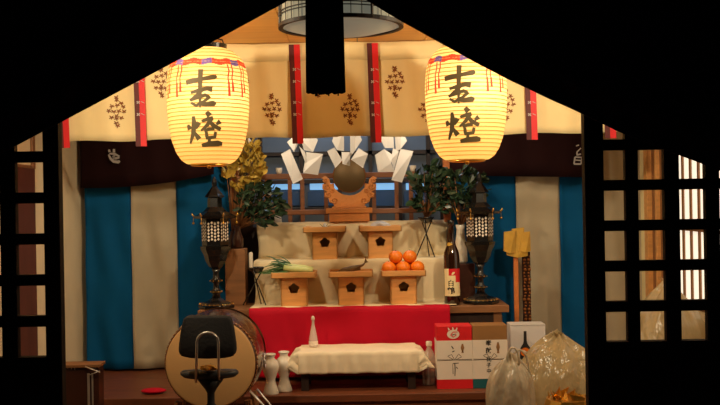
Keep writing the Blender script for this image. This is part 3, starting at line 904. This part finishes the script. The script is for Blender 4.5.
# black altar lanterns
def make_stand_lantern():
    root = thing('altar_lantern')
    m = MB()
    m.lathe([(.088,0),(.092,.006),(.092,.014),(.080,.018),(.070,.030),(.040,.040),(.026,.052)], 6, ph=pi/6); m.build('foot', 'black', root)
    m = MB(); m.lathe([(.024,.048),(.018,.07),(.030,.085),(.016,.10),(.014,.125),(.032,.14),(.016,.155),(.014,.18),(.022,.20)], 20); m.build('stem', 'black', root, smooth=True)
    m = MB(); m.lathe([(.020,.198),(.034,.21),(.052,.24),(.060,.27),(.076,.30),(.078,.315),(.06,.32)], 6, ph=pi/6); m.build('bowl', 'black', root)
    m = MB(); m.lathe([(.066,.318),(.068,.322),(.068,.338),(.069,.340),(.069,.44),(.070,.444),(.072,.452)], 6, ph=pi/6); body = m.build('lamp_box', 'black', root)
    # pierced cream panels on each of six sides
    m = MB()
    for q in range(6):
        a = q*pi/3 + pi/3   # face normals
        nrm = Vector((cos(a), sin(a), 0)); tg = Vector((-sin(a), cos(a), 0)); ap = .069*cos(pi/6)+.0008
        for i in range(4):
            for j in range(6):
                cc = nrm*ap + tg*(-.0245+.0163*i) + Vector((0,0,.348+.0165*j+(.008 if i % 2 else 0)*.6))
                s1, s2 = .0066, .0078
                m.add([cc+tg*s1, cc+Vector((0,0,s2)), cc-tg*s1, cc-Vector((0,0,s2))], [(0,1,2,3)])
    m.build('pierced_panels', 'whitecard', body)
    m = MB(); m.lathe([(.074,.452),(.108,.458),(.112,.470),(.100,.472),(.060,.492),(.038,.515),(.036,.56),(.050,.566),(.046,.574),(.026,.60),(.012,.62),(.014,.64),(.008,.66),(.001,.672)], 6, ph=pi/6); roof = m.build('roof', 'black', root)
    for q in range(6):
        m = MB()
        a = q*pi/3 + pi/6; x, y = .110*cos(a), .110*sin(a)
        m.tube([(x*.95,y*.95,.466),(x*1.05,y*1.05,.478),(x*1.06,y*1.06,.486)], [.005,.004,.002], 6)
        m.tube([(x,y,.462),(x,y,.436)], .0015, 4); m.ball((x,y,.434), .0065, 8, 6)
        m.build('gold_pendant', 'gold', roof, smooth=True)
    def studs(n, r, z, s_, nm):
        m = MB()
        m.lathe([(r-.002, z-.0012), (r, z), (r-.002, z+.0012)], 24, cap=False)
        for q in range(n): m.ball((r*cos(2*pi*q/n), r*sin(2*pi*q/n), z), s_, 6, 5)
        m.build(nm, 'gold', root)
    studs(24, .086, .023, .0034, 'stud_ring'); studs(8, .031, .085, .003, 'stud_ring'); studs(8, .032, .14, .003, 'stud_ring')
    return root
A1 = make_stand_lantern()
p = P(216.5,307,5.09); A1.location = (p.x, 5.09, T1); A1.rotation_euler[2] = pi/6
tag(A1, 'black lacquered altar lantern with pierced pale panels under the left paper lantern', 'lantern', 'black altar lanterns')
p = P(481,303,5.09)
A2 = dup(A1, (p.x, 5.09, T1), 'black lacquered altar lantern with pierced pale panels, right beside the brown bottle', rz=pi/6)

# sake bottle
def bottle_prof(R, H): return [(R*.9,0),(R,.006),(R,H*.56),(R*.93,H*.62),(R*.55,H*.71),(R*.38,H*.78),(R*.34,H*.93),(R*.42,H*.935),(R*.42,H*.955),(R*.36,H*.96)]
p = P(452.5,303,5.05); X = p.x; Yb = 5.06; H = P(452,220,5.06).z - T1; R = 8.0*Yb/F
t = thing('sake_bottle', (X, Yb, T1), 'tall brown glass sake bottle with a red and white label on the altar shelf', 'bottle')
m = MB(); m.lathe(bottle_prof(R, H), 32, c=(X,Yb,T1)); m.build('glass', 'bottle', t, smooth=True)
m = MB(); m.lathe([(R*.40,H*.955),(R*.43,H*.96),(R*.43,H*.998),(R*.3,H)], 24, c=(X,Yb,T1)); m.build('cap', 'black', t, smooth=True)
def cyl(r, z0):
    return lambda x, y: (X + r*sin(x/r), Yb - r*cos(x/r), z0+y)
m = MB()
f = cyl(R+.0012, T1)
m.grid(20, 4, lambda u, v: f(-.05+.10*u, H*.11+(H*.32)*v), k=lambda u, v: 1 if (u-.62)*1.0+(v-.55)*1.3 > .12 else 0)
f2 = cyl(R+.002, T1+H*.19)
text_mesh(m, '鶴', .042, lambda x, y: f2(x-.009, y-.012), 2); text_mesh(m, '白', .034, lambda x, y: f2(x-.009, y+.028), 2)
f3 = cyl(R+.0026, T1+H*.375)
stroke(m, [(-.004,-.006),(.004,.002),(.012,.006)], [.006,.012,.004], f3, k=0)
m.build('label', ['cream', 'redcard', 'ink'], t, smooth=False)
m = MB()
m.grid(20, 5, lambda u, v: (X + (R*(.62-.12*v)+.001)*sin(-1.5+3*u), Yb-(R*(.62-.12*v)+.001)*cos(-1.5+3*u), T1+H*(.665+.06*v+.012*sin(u*6.28))))
m.build('neck_label', 'gohei', t, smooth=True)

# gohei / staff & patterned strip right
p = P(517, 320, 5.12)
t = thing('wooden_staff', (p.x, 5.12, ZP), 'upright wooden staff capped with yellow gold paper right of the altar', 'staff')
m = MB(); a = P(517.5,250,5.12); m.box(p.x-.013, p.x+.010, 5.11, 5.13, ZP, a.z); m.build('pole', 'cypress_red', t, bevel=.002)
m = MB()
for i, (q0, q1, dy) in enumerate((((504,232),(516,252),0),((512,229),(525,250),.008),((519,233),(531,251),.004),((507,240),(528,256),.010))):
    A_, B_ = P(q0[0],q0[1],5.09+dy), P(q1[0],q1[1],5.09+dy)
    m.prism([(A_.x,A_.y,A_.z),(B_.x-.004,A_.y-.008,A_.z+.008),(B_.x,A_.y+.006,B_.z),((A_.x+B_.x)/2,A_.y-.006,B_.z-.008),(A_.x-.003,A_.y,B_.z+.006)], (0,.016,0))
m.build('folded_gold_paper', 'gohei', t)
p2 = P(528, 320, 5.14)
t = thing('ornament_chain', (p2.x, 5.14, ZP), 'dark chain of small gold beads hanging beside the yellow capped staff', 'ornament')
m = MB(); zt_ = P(527,252,5.14).z; m.box(p2.x-.024, p2.x+.018, 5.145, 5.155, ZP, zt_); m.build('backing_strip', 'lacquer', t)
m = MB()
nz_ = int((zt_-ZP)/.017)
for i in range(nz_):
    for s_ in (-.013, .009): m.ball((p2.x+s_+.003*sin(i*1.7), 5.138, ZP+.01+i*.017), .0062 if i % 3 else .009, 7, 5)
m.build('gold_beads', 'oldgold', t, smooth=True)
# grey box under the right shelf
a, b = P(452,322,5.2), P(500,322,5.2)
m = MB(); m.box(a.x, b.x, 5.10, 5.28, ZP, P(470,316,5.1).z)
tag(m.build('storage_box', 'shelfgrey', bevel=.004), 'grey storage box under the right end of the altar shelf', 'box')

# ============================================================ LOW TABLE
ZT = .803
xa, xb = P(299,350,4.70).x, P(417,350,4.70).x
t = thing('low_table', ((xa+xb)/2, 4.78, ZP), 'low dark wooden table in front of the red cloth', 'table')
m = MB(); m.box(xa, xb, 4.68, 4.92, ZT-.02, ZT-.003); m.build('tabletop', 'darkwood', t, bevel=.002)
for x in (xa+.008, xb-.045):
    for y in (4.695, 4.875):
        m = MB(); m.box(x, x+.036, y, y+.03, ZP, ZT-.02); m.build('leg', 'darkwood', t, bevel=.002)
m = MB(); m.box(xa+.02, xb-.02, 4.70, 4.715, ZT-.055, ZT-.02); m.build('apron', 'darkwood', t)
m = MB()
hx = (xb-xa)/2; cxm = (xa+xb)/2
def tcl(u, v):
    # superset of the top, draped
    x = (u*2-1)*(hx+.115); y = (v*2-1)*(.12+.105)
    ox = max(0, abs(x)-hx-.004); oy = max(0, abs(y)-.124)
    drop = max(ox, oy)
    xx = math.copysign(min(abs(x), hx+.004), x); yy = math.copysign(min(abs(y), .124), y)
    s_ = math.copysign(1, x) if ox > 0 else 0
    wob = .006*sin(x*38+y*5)+.004*sin(x*90)
    zz = ZT+.001 - drop*(1.0 if ox < oy else .75) + .0012*sin(x*40+y*30)
    if ox >= oy and ox > 0: xx += s_*(.55*ox+.012*sin(y*40)+.004)
    if oy > 0: yy += math.copysign(.004+abs(wob)*min(1, oy/.05), y)
    return (cxm+xx, 4.80+yy, max(zz, ZP+.01))
m.grid(90, 44, tcl)
tag(m.build('tablecloth', 'tablecloth', smooth=True, solid=.002), 'cream tablecloth draped over the low table', 'tablecloth')
# clear tapering bottle on table
p = P(313.5,347,4.84)
t = thing('glass_bottle', (p.x,4.84,ZT+.004), 'clear tapering glass bottle standing on the left end of the tablecloth', 'bottle')
m = MB(); m.lathe([(.020,0),(.022,.006),(.021,.035),(.014,.075),(.0075,.105),(.006,.125),(.008,.128),(.006,.130)], 20, c=(p.x,4.84,ZT+.004)); m.build('glass', 'clearwhite', t, smooth=True)
m = MB(); m.lathe([(.007,.130),(.009,.132),(.008,.142),(.004,.148)], 14, c=(p.x,4.84,ZT+.004)); m.build('stopper', 'porcelain', t, smooth=True)
m = MB(); m.grid(14, 3, lambda u, v: (p.x+.0228*sin(-1.4+2.8*u), 4.84-.0228*cos(-1.4+2.8*u), ZT+.012+.02*v)); m.build('label', 'whitecard', t)
# plastic bottle right
p = P(430,388,4.78)
t = thing('plastic_bottle', (p.x,4.80,ZP), 'small clear plastic bottle between the low table and the gift boxes', 'bottle')
m = MB(); m.lathe([(.030,0),(.036,.006),(.034,.03),(.037,.05),(.034,.07),(.037,.09),(.035,.12),(.022,.155),(.012,.175),(.012,.19)], 24, c=(p.x,4.80,ZP)); m.build('body', 'clear', t, smooth=True)
m = MB(); m.lathe([(.014,.186),(.0145,.19),(.0145,.206),(.012,.209)], 18, c=(p.x,4.80,ZP)); m.build('cap', 'porcelain', t, smooth=True)
# white heishi vases
vprof = [(.036,0),(.038,.005),(.030,.03),(.022,.055),(.021,.068),(.030,.092),(.039,.118),(.040,.132),(.032,.152),(.020,.164),(.018,.170),(.024,.184),(.021,.184),(.014,.168)]
for i, (px, Y, lb) in enumerate(((271,4.635,'white porcelain waisted vase next to the drum'), (284.5,4.70,'white porcelain waisted vase next to the low table'))):
    p = P(px,393,Y)
    if i == 0:
        v0 = thing('white_vase', (0,0,0)); m = MB(); m.lathe(vprof, 28); m.build('body', 'porcelain', v0, smooth=True)
        m = MB(); m.lathe([(.0245,.180),(.026,.183),(.0245,.187),(.021,.185)], 28, cap=False); m.build('lip', 'porcelain', v0, smooth=True)
        v = v0
    else: v = dup(v0, (0,0,0))
    v.location = (p.x, Y, ZP); tag(v, lb, 'vase', 'pair of white waisted vases')

# ============================================================ GIFT BOXES
GY = 4.68
def gift(px0, px1, pyt, pyb, topmat, botmat, label, deco):
    a, b = P(px0, pyb, GY), P(px1, pyb, GY); zt = P((px0+px1)/2, pyt, GY).z; u = GY/F
    t = thing('gift_box', ((a.x+b.x)/2, GY+.06, ZP), label, 'box', 'wrapped gift boxes')
    m = MB(); m.box(a.x, b.x, GY, GY+.12, ZP, zt); m.build('carton', topmat, t, bevel=.002)
    z1 = zt - 14.5*u; z0 = ZP+.045
    m = MB(); m.box(a.x-.001, b.x+.001, GY-.0015, GY+.1215, z0, z1); m.build('wrapping_paper', 'whitecard', t)
    m = MB(); m.box(a.x-.0008, b.x+.0008, GY-.001, GY+.121, ZP+.001, z0); m.build('lower_band', botmat, t)
    deco(t, (a.x+b.x)/2, zt, z0, z1, u)
    return t
def cord_paint(t, cx, zc, w, u):
    f = lambda x, y: (cx+x*u, GY-.0024, zc-y*u)
    m = MB()
    for dy in (-.5, .5): stroke(m, [(-w,dy),(-5,dy*.5),(0,0),(5,dy*.5),(w,dy)], [.45]*5, f)
    stroke(m, [(-1,0),(-7,-4),(-3,-5.5),(0,0),(4,-6),(7,-3),(1,0)], [.5]*7, f)
    m.build('gift_cord', 'inkbrown', t)
def deco1(t, cx, zt, z0, z1, u):
    cord_paint(t, cx, (z0+z1)/2, 17.5, u)
    zc = (z0+z1)/2
    f = lambda x, y: (cx+x*u, GY-.0024, zc-y*u)
    m = MB()
    stroke(m, [(-3,-14),(-1,-11)], [.9,1], f); stroke(m, [(-2.5,-8),(0,-9)], [.8,.8], f)
    stroke(m, [(0,3),(.3,9),(0,16)], [.8,.9,.7], f); stroke(m, [(-2,3.5),(4,3.2)], [.7,.7], f); stroke(m, [(1.5,7),(3,9)], [.9,.6], f); stroke(m,[(-2,4),(-1.8,14)],[.5,.5],f)
    m.build('writing', 'ink', t)
    m = MB(); stroke(m, [(8,-16),(8,-12),(8,-8)], [1.4,3.6,1.2], f); stroke(m, [(8,-10),(8,-7)], [.8,2.4], f); m.build('folded_ornament', 'kraft', t)
    # white crane emblem on the red top
    g = lambda x, y: (cx+(x-1)*u, GY-.0014, zt-(y)*u)
    m = MB()
    n = 20; ring = [g(6.2*cos(2*pi*i/n), 8.2+4.6*sin(2*pi*i/n)) for i in range(n)]
    m.add(ring, [tuple(range(n))], 0)
    for pts, ws in (([(-4,4),(-5,1.5)],[2,.8]), ([(0,3.6),(-.5,1.2)],[1.8,.8]), ([(3,4.2),(4,1.6)],[1.8,.8])): stroke(m, pts, ws, g, k=0)
    g2 = lambda x, y: (cx+(x-1)*u, GY-.0020, zt-(y)*u)
    stroke(m, [(4.5,6),(0,6),(-2.5,9),(0,11),(3,9),(2,7.5)], [.7,1,1,.8,.8,.5], g2, k=1)
    stroke(m, [(-1,9),(2,8)], [1.2,.6], g2, k=2)
    m.build('crane_emblem', ['whitecard', 'redcard', 'ink'], t)
def deco2(t, cx, zt, z0, z1, u):
    cord_paint(t, cx, (z0+z1)/2, 16.8, u)
    zc = (z0+z1)/2
    m = MB()
    for ch, dy, s_ in (('奉',16,6),('献',8.6,6),('氏',0,5.5),('子',-6,5),('中',-12,5)):
        text_mesh(m, ch, s_*u, lambda x, y: (cx-1.5*u+x, GY-.0028, zc+dy*u+y))
    m.build('writing', 'ink', t)
    f = lambda x, y: (cx+x*u, GY-.0024, zc-y*u)
    m = MB(); stroke(m, [(8,-17),(8,-12),(8,-8)], [1.6,3.8,1.2], f); stroke(m, [(8,-10),(8,-6)], [.8,2.6], f); m.build('folded_ornament', 'kraft', t)
gift(437.5, 472.8, 326, 390, 'redcard', 'redcard', 'red gift box in white wrapping with a white crane emblem beside the plastic bottle', deco1)
gift(473.4, 508, 325.3, 389, 'kraft', 'teal', 'brown topped gift box in white wrapping with black writing and teal base', deco2)
# white box with bottle picture
BX = P(528.5,362,4.86)
t = thing('picture_box', (BX.x, 4.92, ZP), 'white carton printed with a dark bottle, behind the white carrier bag', 'box')
u = 4.86/F; zt = P(527,325,4.86).z
m = MB(); m.box(BX.x-17.5*u, BX.x+17.5*u, 4.86, 4.98, ZP, zt); m.build('carton', 'whitebox', t, bevel=.002)
m = MB(); m.box(BX.x-17.5*u, BX.x+17.5*u, 4.858, 4.98, zt, zt+.002); m.build('flap', 'whitebox', t)
m = MB(); g = lambda x, y: (BX.x+(x-3)*u, 4.858, zt-y*u)
bo = [(-1.4,6),(1.4,6),(1.6,16),(2.2,18.5),(5,23),(5.4,27),(5.4,60),(-5.4,60),(-5.4,27),(-5,23),(-2.2,18.5),(-1.6,16)]
m.add([g(*q) for q in bo], [tuple(range(len(bo)))], 0)
g2 = lambda x, y: (BX.x+(x-3)*u, 4.8572, zt-y*u)
m.add([g2(4.8*cos(2*pi*i/18), 27+4.5*sin(2*pi*i/18)) for i in range(18)], [tuple(range(18))], 1)
stroke(m, [(-2,25),(2,28)], [1.5,1.2], lambda x, y: (BX.x+(x-3)*u, 4.8566, zt-y*u), k=2)
m.build('bottle_print', ['ink', 'orange', 'whitecard'], t)

# ============================================================ DRUM
DYc = 4.12
dc = P(210.5, 363.5, DYc); DR = 45.5*DYc/F
t = thing('taiko_drum', (dc.x, DYc+.17, ZF), 'large barrel drum with a tan hide face and dark body on the floor', 'drum')
m = MB()
pr = []
for i in range(15):
    f = i/14; pr.append((DR*(1.0+.075*sin(pi*f)), f*.36))
m.lathe(pr, 48, c=dc, axis='y'); m.build('barrel', 'drumbody', t, smooth=True)
m = MB(); m.lathe([(.001,-.004),(DR*.95,-.004),(DR*.985,-.001),(DR*1.005,.012),(DR*1.022,.034)], 64, c=dc, axis='y', cap=False); m.build('drumhead', 'hide', t, smooth=True)
m = MB(); m.lathe([(.001,.364),(DR*.95,.364),(DR*1.01,.35),(DR*1.05,.33)], 64, c=dc, axis='y', cap=False); m.build('drumhead', 'hide', t, smooth=True)
m = MB()
for row, yy, rr_ in ((0,.016,1.008),(1,.028,1.018)):
    for i in range(64):
        a = 2*pi*(i+.5*row)/64; m.ball((dc.x+DR*rr_*cos(a), dc.y+yy, dc.z+DR*rr_*sin(a)), .0045, 6, 5)
m.build('tacks', 'oldgold', t, smooth=True)
m = MB(); 
ring = [(dc.x+DR*1.10, dc.y+.18+.03*cos(2*pi*i/16), dc.z-.02+.03*sin(2*pi*i/16)) for i in range(17)]
m.tube(ring, .004, 6); m.build('ring_handle', 'chrome', t, smooth=True)
t = thing('drum_stand', (dc.x, DYc+.17, ZF), 'brown wooden cradle with metal braces under the drum', 'stand')
for sx in (-1, 1):
    for yy in (.06, .27):
        m = MB(); A = Vector((dc.x+sx*.19, DYc+yy, ZF)); B = Vector((dc.x+sx*.145, DYc+yy, dc.z-.165)); m.tube([A,B], .016, 8); m.build('post', 'midwood', t)
m = MB(); m.box(dc.x-.20, dc.x+.20, DYc+.045, DYc+.075, ZF+.03, ZF+.07); m.box(dc.x-.20, dc.x+.20, DYc+.255, DYc+.285, ZF+.03, ZF+.07); m.build('crossbar', 'midwood', t, bevel=.003)
m = MB(); m.tube([P(250,391,4.10), P(262,404,4.08), P(272,415,4.06)], .005, 8); m.tube([P(257,389,4.14), P(268,402,4.12), P(278,415,4.1)], .004, 8); m.build('brace', 'chrome', t, smooth=True)

# ============================================================ STOOL with backrest
QY = 3.72; q = QY/F
c0 = P(209.5, 374, QY); zs = c0.z
t = thing('backrest_stool', (c0.x, QY, ZF), 'black stool with padded backrest and chrome tube seen from behind, before the drum', 'stool')
m = MB()
def bk(x, y): return P(207+x, 338+y, QY-.10)
out = []
sh = [(-24,-19),(-20,-22),(20,-22),(24,-19),(26.5,-8),(28.5,6),(29,14),(26.5,18.5),(17,20.5),(0,21.2),(-17,20.5),(-26.5,18.5),(-29,14),(-28.5,6),(-26.5,-8)]
m.prism([bk(a,b) for a,b in sh], (0,.042,0)); m.build('backrest', 'blackmatte', t, bevel=.012, smooth=True)
m = MB()
up = [P(196,382,QY-.02), P(196.2,372,QY-.06), P(196.5,360,QY-.115), P(196.8,345,QY-.118)]
for i in range(9):
    a = pi - pi*i/8; up.append(P(207.6+10.8*cos(a), 342-9.5*sin(a), QY-.120))
up += [P(218.4,345,QY-.118), P(218.6,360,QY-.115), P(218.8,372,QY-.06), P(219,381,QY-.02)]
m.tube(up, .0050, 10); m.build('chrome_tube', 'chrome', t, smooth=True)
m = MB(); m.lathe([(.06,-.014),(.095,-.014),(.108,-.004),(.109,.004),(.100,.012),(.05,.016)], 40, c=(c0.x,QY,zs))
for i_, v_ in enumerate(m.v): m.v[i_] = Vector((v_.x, QY+(v_.y-QY)*.42, v_.z*1.0+.10*abs(v_.x-c0.x)**1.5))
m.build('seat', 'slate', t, smooth=True)
m = MB(); m.lathe([(.019,-.40),(.019,-.16),(.023,-.155),(.023,-.12),(.014,-.11),(.014,-.07),(.022,-.055),(.048,-.020)], 20, c=(c0.x+.004,QY,zs)); m.build('column', 'blackmatte', t, smooth=True)
for i in range(5):
    a = i*2*pi/5+.3
    m = MB(); m.tube([(c0.x+.01*cos(a),QY+.01*sin(a),zs-.40),(c0.x+.2*cos(a),QY+.2*sin(a),ZF+.012)], [.014,.009], 8); m.build('leg', 'blackmatte', t, smooth=True)
m = MB()
g0 = P(209,369.5,QY-.03)
def gc(u, v):
    a = 2*pi*u; f = sin(pi*v)
    r = .026*f*(1+.25*sin(a*4+v*5)); return (g0.x+r*cos(a)*1.1, QY-.03+r*sin(a)*.8, zs+.017+.022*v+.004*sin(a*5)*f)
m.grid(26, 8, gc)
tag(m.build('gold_cloth', 'gohei'), 'small crumpled gold coloured cloth lying on the black stool seat', 'cloth')

# ============================================================ LEFT BOX
LYb = 4.0
a, b = P(40,365,LYb), P(98.5,365,LYb); zt = P(85,364.5,LYb).z
t = thing('lacquer_cabinet', ((a.x+b.x)/2, LYb+.04, ZF), 'dark brown lacquered cabinet with metal corner trim at the left door', 'cabinet')
m = MB(); m.box(a.x, b.x, LYb, LYb+.08, ZF, zt-.012); m.build('body', 'lacquer', t, bevel=.003)
m = MB(); m.box(a.x-.006, b.x+.006, LYb-.008, LYb+.088, zt-.012, zt); m.build('top', 'midwood', t, bevel=.002)
m = MB(); m.box(b.x-.045, b.x-.036, LYb-.004, LYb, ZF, zt-.035); m.box(b.x-.028, b.x-.022, LYb-.004, LYb, ZF, zt-.035); m.build('metal_trim', 'chrome', t)
m = MB(); m.tube([P(85,366.5,LYb-.012), P(100,372.5,LYb-.012)], .0028, 8); m.tube([P(88,375.5,LYb-.012), P(100,371,LYb-.012)], .0018, 8); m.build('latch_bar', 'chrome', t, smooth=True)
m = MB()
for px, h in ((64,3.6),(67.5,2.6),(71,3.4),(74.5,4)): 
    stroke(m, [(px,366),(px+.4,366+h)], [.9,.5], lambda x, y: P(x, y, LYb-.0012))
m.build('white_marks', 'paper', t)
# red cushion
p = P(152,399,4.66)
m = MB(); m.ball((p.x+.0,4.70,ZP+.013), .06, 24, 10, sc=(1,.7,.2))
tag(m.build('red_cushion', 'redcloth', smooth=True), 'flat red cushion on the wooden floor left of the drum', 'cushion')

# ============================================================ BAGS
def blob(name, c, rx, ry, rz, seed, label, matn, cat='bag', top=None, parent=None, amp=.22, nu=120, nv=70, skew=0, pw=2.3):
    """crumpled bag: bulging sack drawn together at the top"""
    m = MB()
    def fn(u, v):
        a = 2*pi*u; th = v
        # profile: wide base, narrowing to gathered top
        r = (1-(1-min(1, th*5))**2)**.5 if th < .2 else 1.0
        if th > .55:
            f = (th-.55)/.45; r = (1-f**pw)*.97+.03*(1-f)
        fold = 1+amp*.35*(noise.noise(Vector((cos(a)*1.6+seed, sin(a)*1.6, th*2.0))))*2
        cr = amp*.18*(1-abs(noise.noise(Vector((cos(a)*4+seed, sin(a)*4, th*4))))*2)
        cr += amp*.10*(1-2.4*abs(noise.noise(Vector((cos(a)*8+seed, sin(a)*8, th*7+u*2)))))
        pl = .05*sin(a*11+seed+4*noise.noise(Vector((a, th*2, seed))))*(max(0, th-.4)/.6)
        R = r*(fold+cr*.5-.05)+pl*r
        lean = .18*(th**2)*sin(seed*3)
        return (c[0]+rx*R*cos(a)+rx*lean+skew*th, c[1]+ry*R*sin(a), c[2]+rz*(th*(1+.05*noise.noise(Vector((cos(a)*2, sin(a)*2, seed))))))
    m.grid(nu, nv, fn)
    m.v = [Vector(v) for v in m.v]
    o = m.build(name, matn, parent, smooth=True)
    return o
fz = lambda py, Y: P(560, py, Y).z
# big clear bag
Yb = 4.10
p = P(560,400,Yb); z0 = ZF; 
t = thing('plastic_sack', (p.x,Yb,z0), 'large crumpled translucent plastic sack right of the gift boxes', 'bag')
blob('sack', (p.x+.075,Yb,z0+.002), .235, .17, P(556,331,Yb).z-z0-.012, 1.3, None, 'bag', parent=t, amp=.3, skew=-.05, pw=3.0)
m = MB()
tp = Vector((p.x-.012, Yb, P(556,334,Yb).z))
for i in range(7):
    a = i*.9; m.prism([tp+Vector((0,0,-.02)), tp+Vector((.022*cos(a)-.008,.02*sin(a),.012)), tp+Vector((.026*cos(a)+.006,.02*sin(a),.002))], (.001,.002,0))
m.build('gathered_neck', 'bag', t)
Yb = 4.30
p = P(673,400,Yb)
t = thing('plastic_sack', (p.x,Yb,z0), 'large brownish plastic sack behind the right lattice door', 'bag')
blob('sack', (p.x-.01,Yb,z0+.002), .20, .17, P(664,277,Yb).z-z0-.01, 4.1, None, 'bag', parent=t, amp=.18)
m = MB(); tp = P(668,280,Yb)
for i in range(6):
    a = i*1.05; m.prism([tp+Vector((0,0,-.02)), tp+Vector((.03*cos(a)-.01,.02*sin(a),.01)), tp+Vector((.03*cos(a)+.008,.02*sin(a),.0))], (.001,.002,0))
m.build('gathered_neck', 'bag', t)
# white carrier bag with handles
Yb = 3.84
p = P(507,400,Yb); zt = P(505,352,Yb).z
t = thing('carrier_bag', (p.x,Yb,ZF), 'small white plastic carrier bag with loop handles before the gift boxes', 'bag')
blob('bag_body', (p.x+.01,Yb,ZF+.002), .092, .07, zt-ZF-.022, 2.2, None, 'bagwhite', parent=t, amp=.34, pw=5.5)
for (x0, x1, yb, yt, dy) in ((507,519,362,347.5,-.02),(511,528,368,350,.015)):
    hp = []
    for i in range(11):
        a = pi-pi*i/10; hp.append(P((x0+x1)/2+(x1-x0)/2*cos(a), yb-(yb-yt)*sin(a), Yb+dy))
    m = MB(); m.tube([hp[0]+Vector((.002,0,-.03))]+hp+[hp[-1]+Vector((-.006,0,-.03))], .0045, 7); m.build('handle', 'bagwhite', t, smooth=True)
# gold foil wrapping at bottom
Yb = 3.78
p = P(566,410,Yb); zt = P(566,389,Yb).z
m = MB()
random.seed(21)
ctr = Vector((p.x+.01, Yb, 0))
n = 14
m.lathe([(.09,ZF),(.10,ZF+.2),(.105,zt-.10),(.085,zt-.035)], 12, c=(ctr.x,Yb,0))
for i in range(n*2):
    a = i*2*pi/(n*2)+random.uniform(-.1,.1); r = random.uniform(.05,.105)
    q0 = Vector((ctr.x+r*.75*cos(a), Yb+r*.6*sin(a), zt-.05)); 
    q1 = q0+Vector((random.uniform(-.03,.03), random.uniform(-.02,.02), random.uniform(.02,.055)))
    q2 = q0+Vector((.035*cos(a+1.6), .03*sin(a+1.6), random.uniform(0,.03)))
    q3 = (q0+q2)/2 - Vector((0,0,.04))
    m.prism([q0,q1,q2,q3], (.0005,.0015,.0))
tag(m.build('foil_wrapping', 'gold'), 'crumpled gold foil wrapping at the foot of the large plastic sack', 'wrapping')

# ============================================================ LIGHTS / CAMERA
def area(name, loc, rot, size, e, col, sy=None):
    l = bpy.data.lights.new(name, 'AREA'); l.energy = e; l.size = size; l.color = col
    if sy: l.shape = 'RECTANGLE'; l.size_y = sy
    o = bpy.data.objects.new(name, l); COL.objects.link(o); o.location = loc; o.rotation_euler = rot
area('sanctuary_light', (0,5.95,2.38), (0,0,0), .9, 5.5, (.72,.85,1), .4)
for x_, e_ in ((-.95, 1.0), (.85, 1.1)):  # added fill pair: invented fixtures, out of view, brightening the altar from the front
    t = thing('added_fill_spot', (x_, 3.3, 2.1), 'added unseen black fill spotlight under the ceiling behind the entrance curtain, ' + ('left side' if x_ < 0 else 'right side'), 'lamp')
    mm_ = MB(); mm_.lathe([(.05,.02),(.06,.04),(.06,.098),(.02,.0995)], 20, c=(x_,3.3,2.1)); mm_.build('fill_housing', 'black', t, smooth=True)
    l = bpy.data.lights.new('altar_fill', 'AREA'); l.shape = 'DISK'; l.size = .08; l.energy = 13*e_; l.color = (1,.82,.54)
    o = bpy.data.objects.new('added_fill_light', l); COL.objects.link(o); o.location = (x_, 3.3, 2.105)
    o.rotation_euler = (Vector((-.05,5.1,1.25))-Vector((x_,3.3,2.1))).to_track_quat('-Z','Y').to_euler()
for x_, e_ in ((-.50, 1.0), (.36, 1.0)):  # second added pair, hidden behind the cream curtain to lift streamers and mirror
    t = thing('added_fill_spot', (x_, 4.56, 2.1), 'added unseen altar fill spotlight under the ceiling behind the cream curtain, ' + ('left side' if x_ < 0 else 'right side'), 'lamp')
    mm_ = MB(); mm_.lathe([(.03,.03),(.04,.04),(.04,.098),(.02,.0995)], 20, c=(x_,4.56,2.1)); mm_.build('fill_housing', 'black', t, smooth=True)
    l = bpy.data.lights.new('altar_fill', 'AREA'); l.shape = 'DISK'; l.size = .06; l.energy = 4.4*e_; l.color = (1,.82,.56)
    o = bpy.data.objects.new('added_fill_light', l); COL.objects.link(o); o.location = (x_, 4.56, 2.10)
    o.rotation_euler = (Vector((x_*.6,5.15,1.25))-Vector((x_,4.56,2.1))).to_track_quat('-Z','Y').to_euler()
W = bpy.data.worlds.new('night'); SC.world = W; W.use_nodes = True
W.node_tree.nodes['Background'].inputs[0].default_value = (.5,.45,.5,1); W.node_tree.nodes['Background'].inputs[1].default_value = .012
cam = bpy.data.cameras.new('camera'); co = bpy.data.objects.new('camera', cam); COL.objects.link(co)
co.location = (0,0,EYE); cam.sensor_width = 36; cam.lens = F*36/720
co.rotation_euler = (Matrix.Rotation(ROLL, 3, 'Y') @ Matrix.Rotation(pi/2, 3, 'X')).to_euler()
SC.camera = co
SC.view_settings.view_transform = 'Standard'; SC.view_settings.look = 'None'
SC.view_settings.gamma = 1; SC.view_settings.use_curve_mapping = False
SC.view_settings.exposure = 0.0
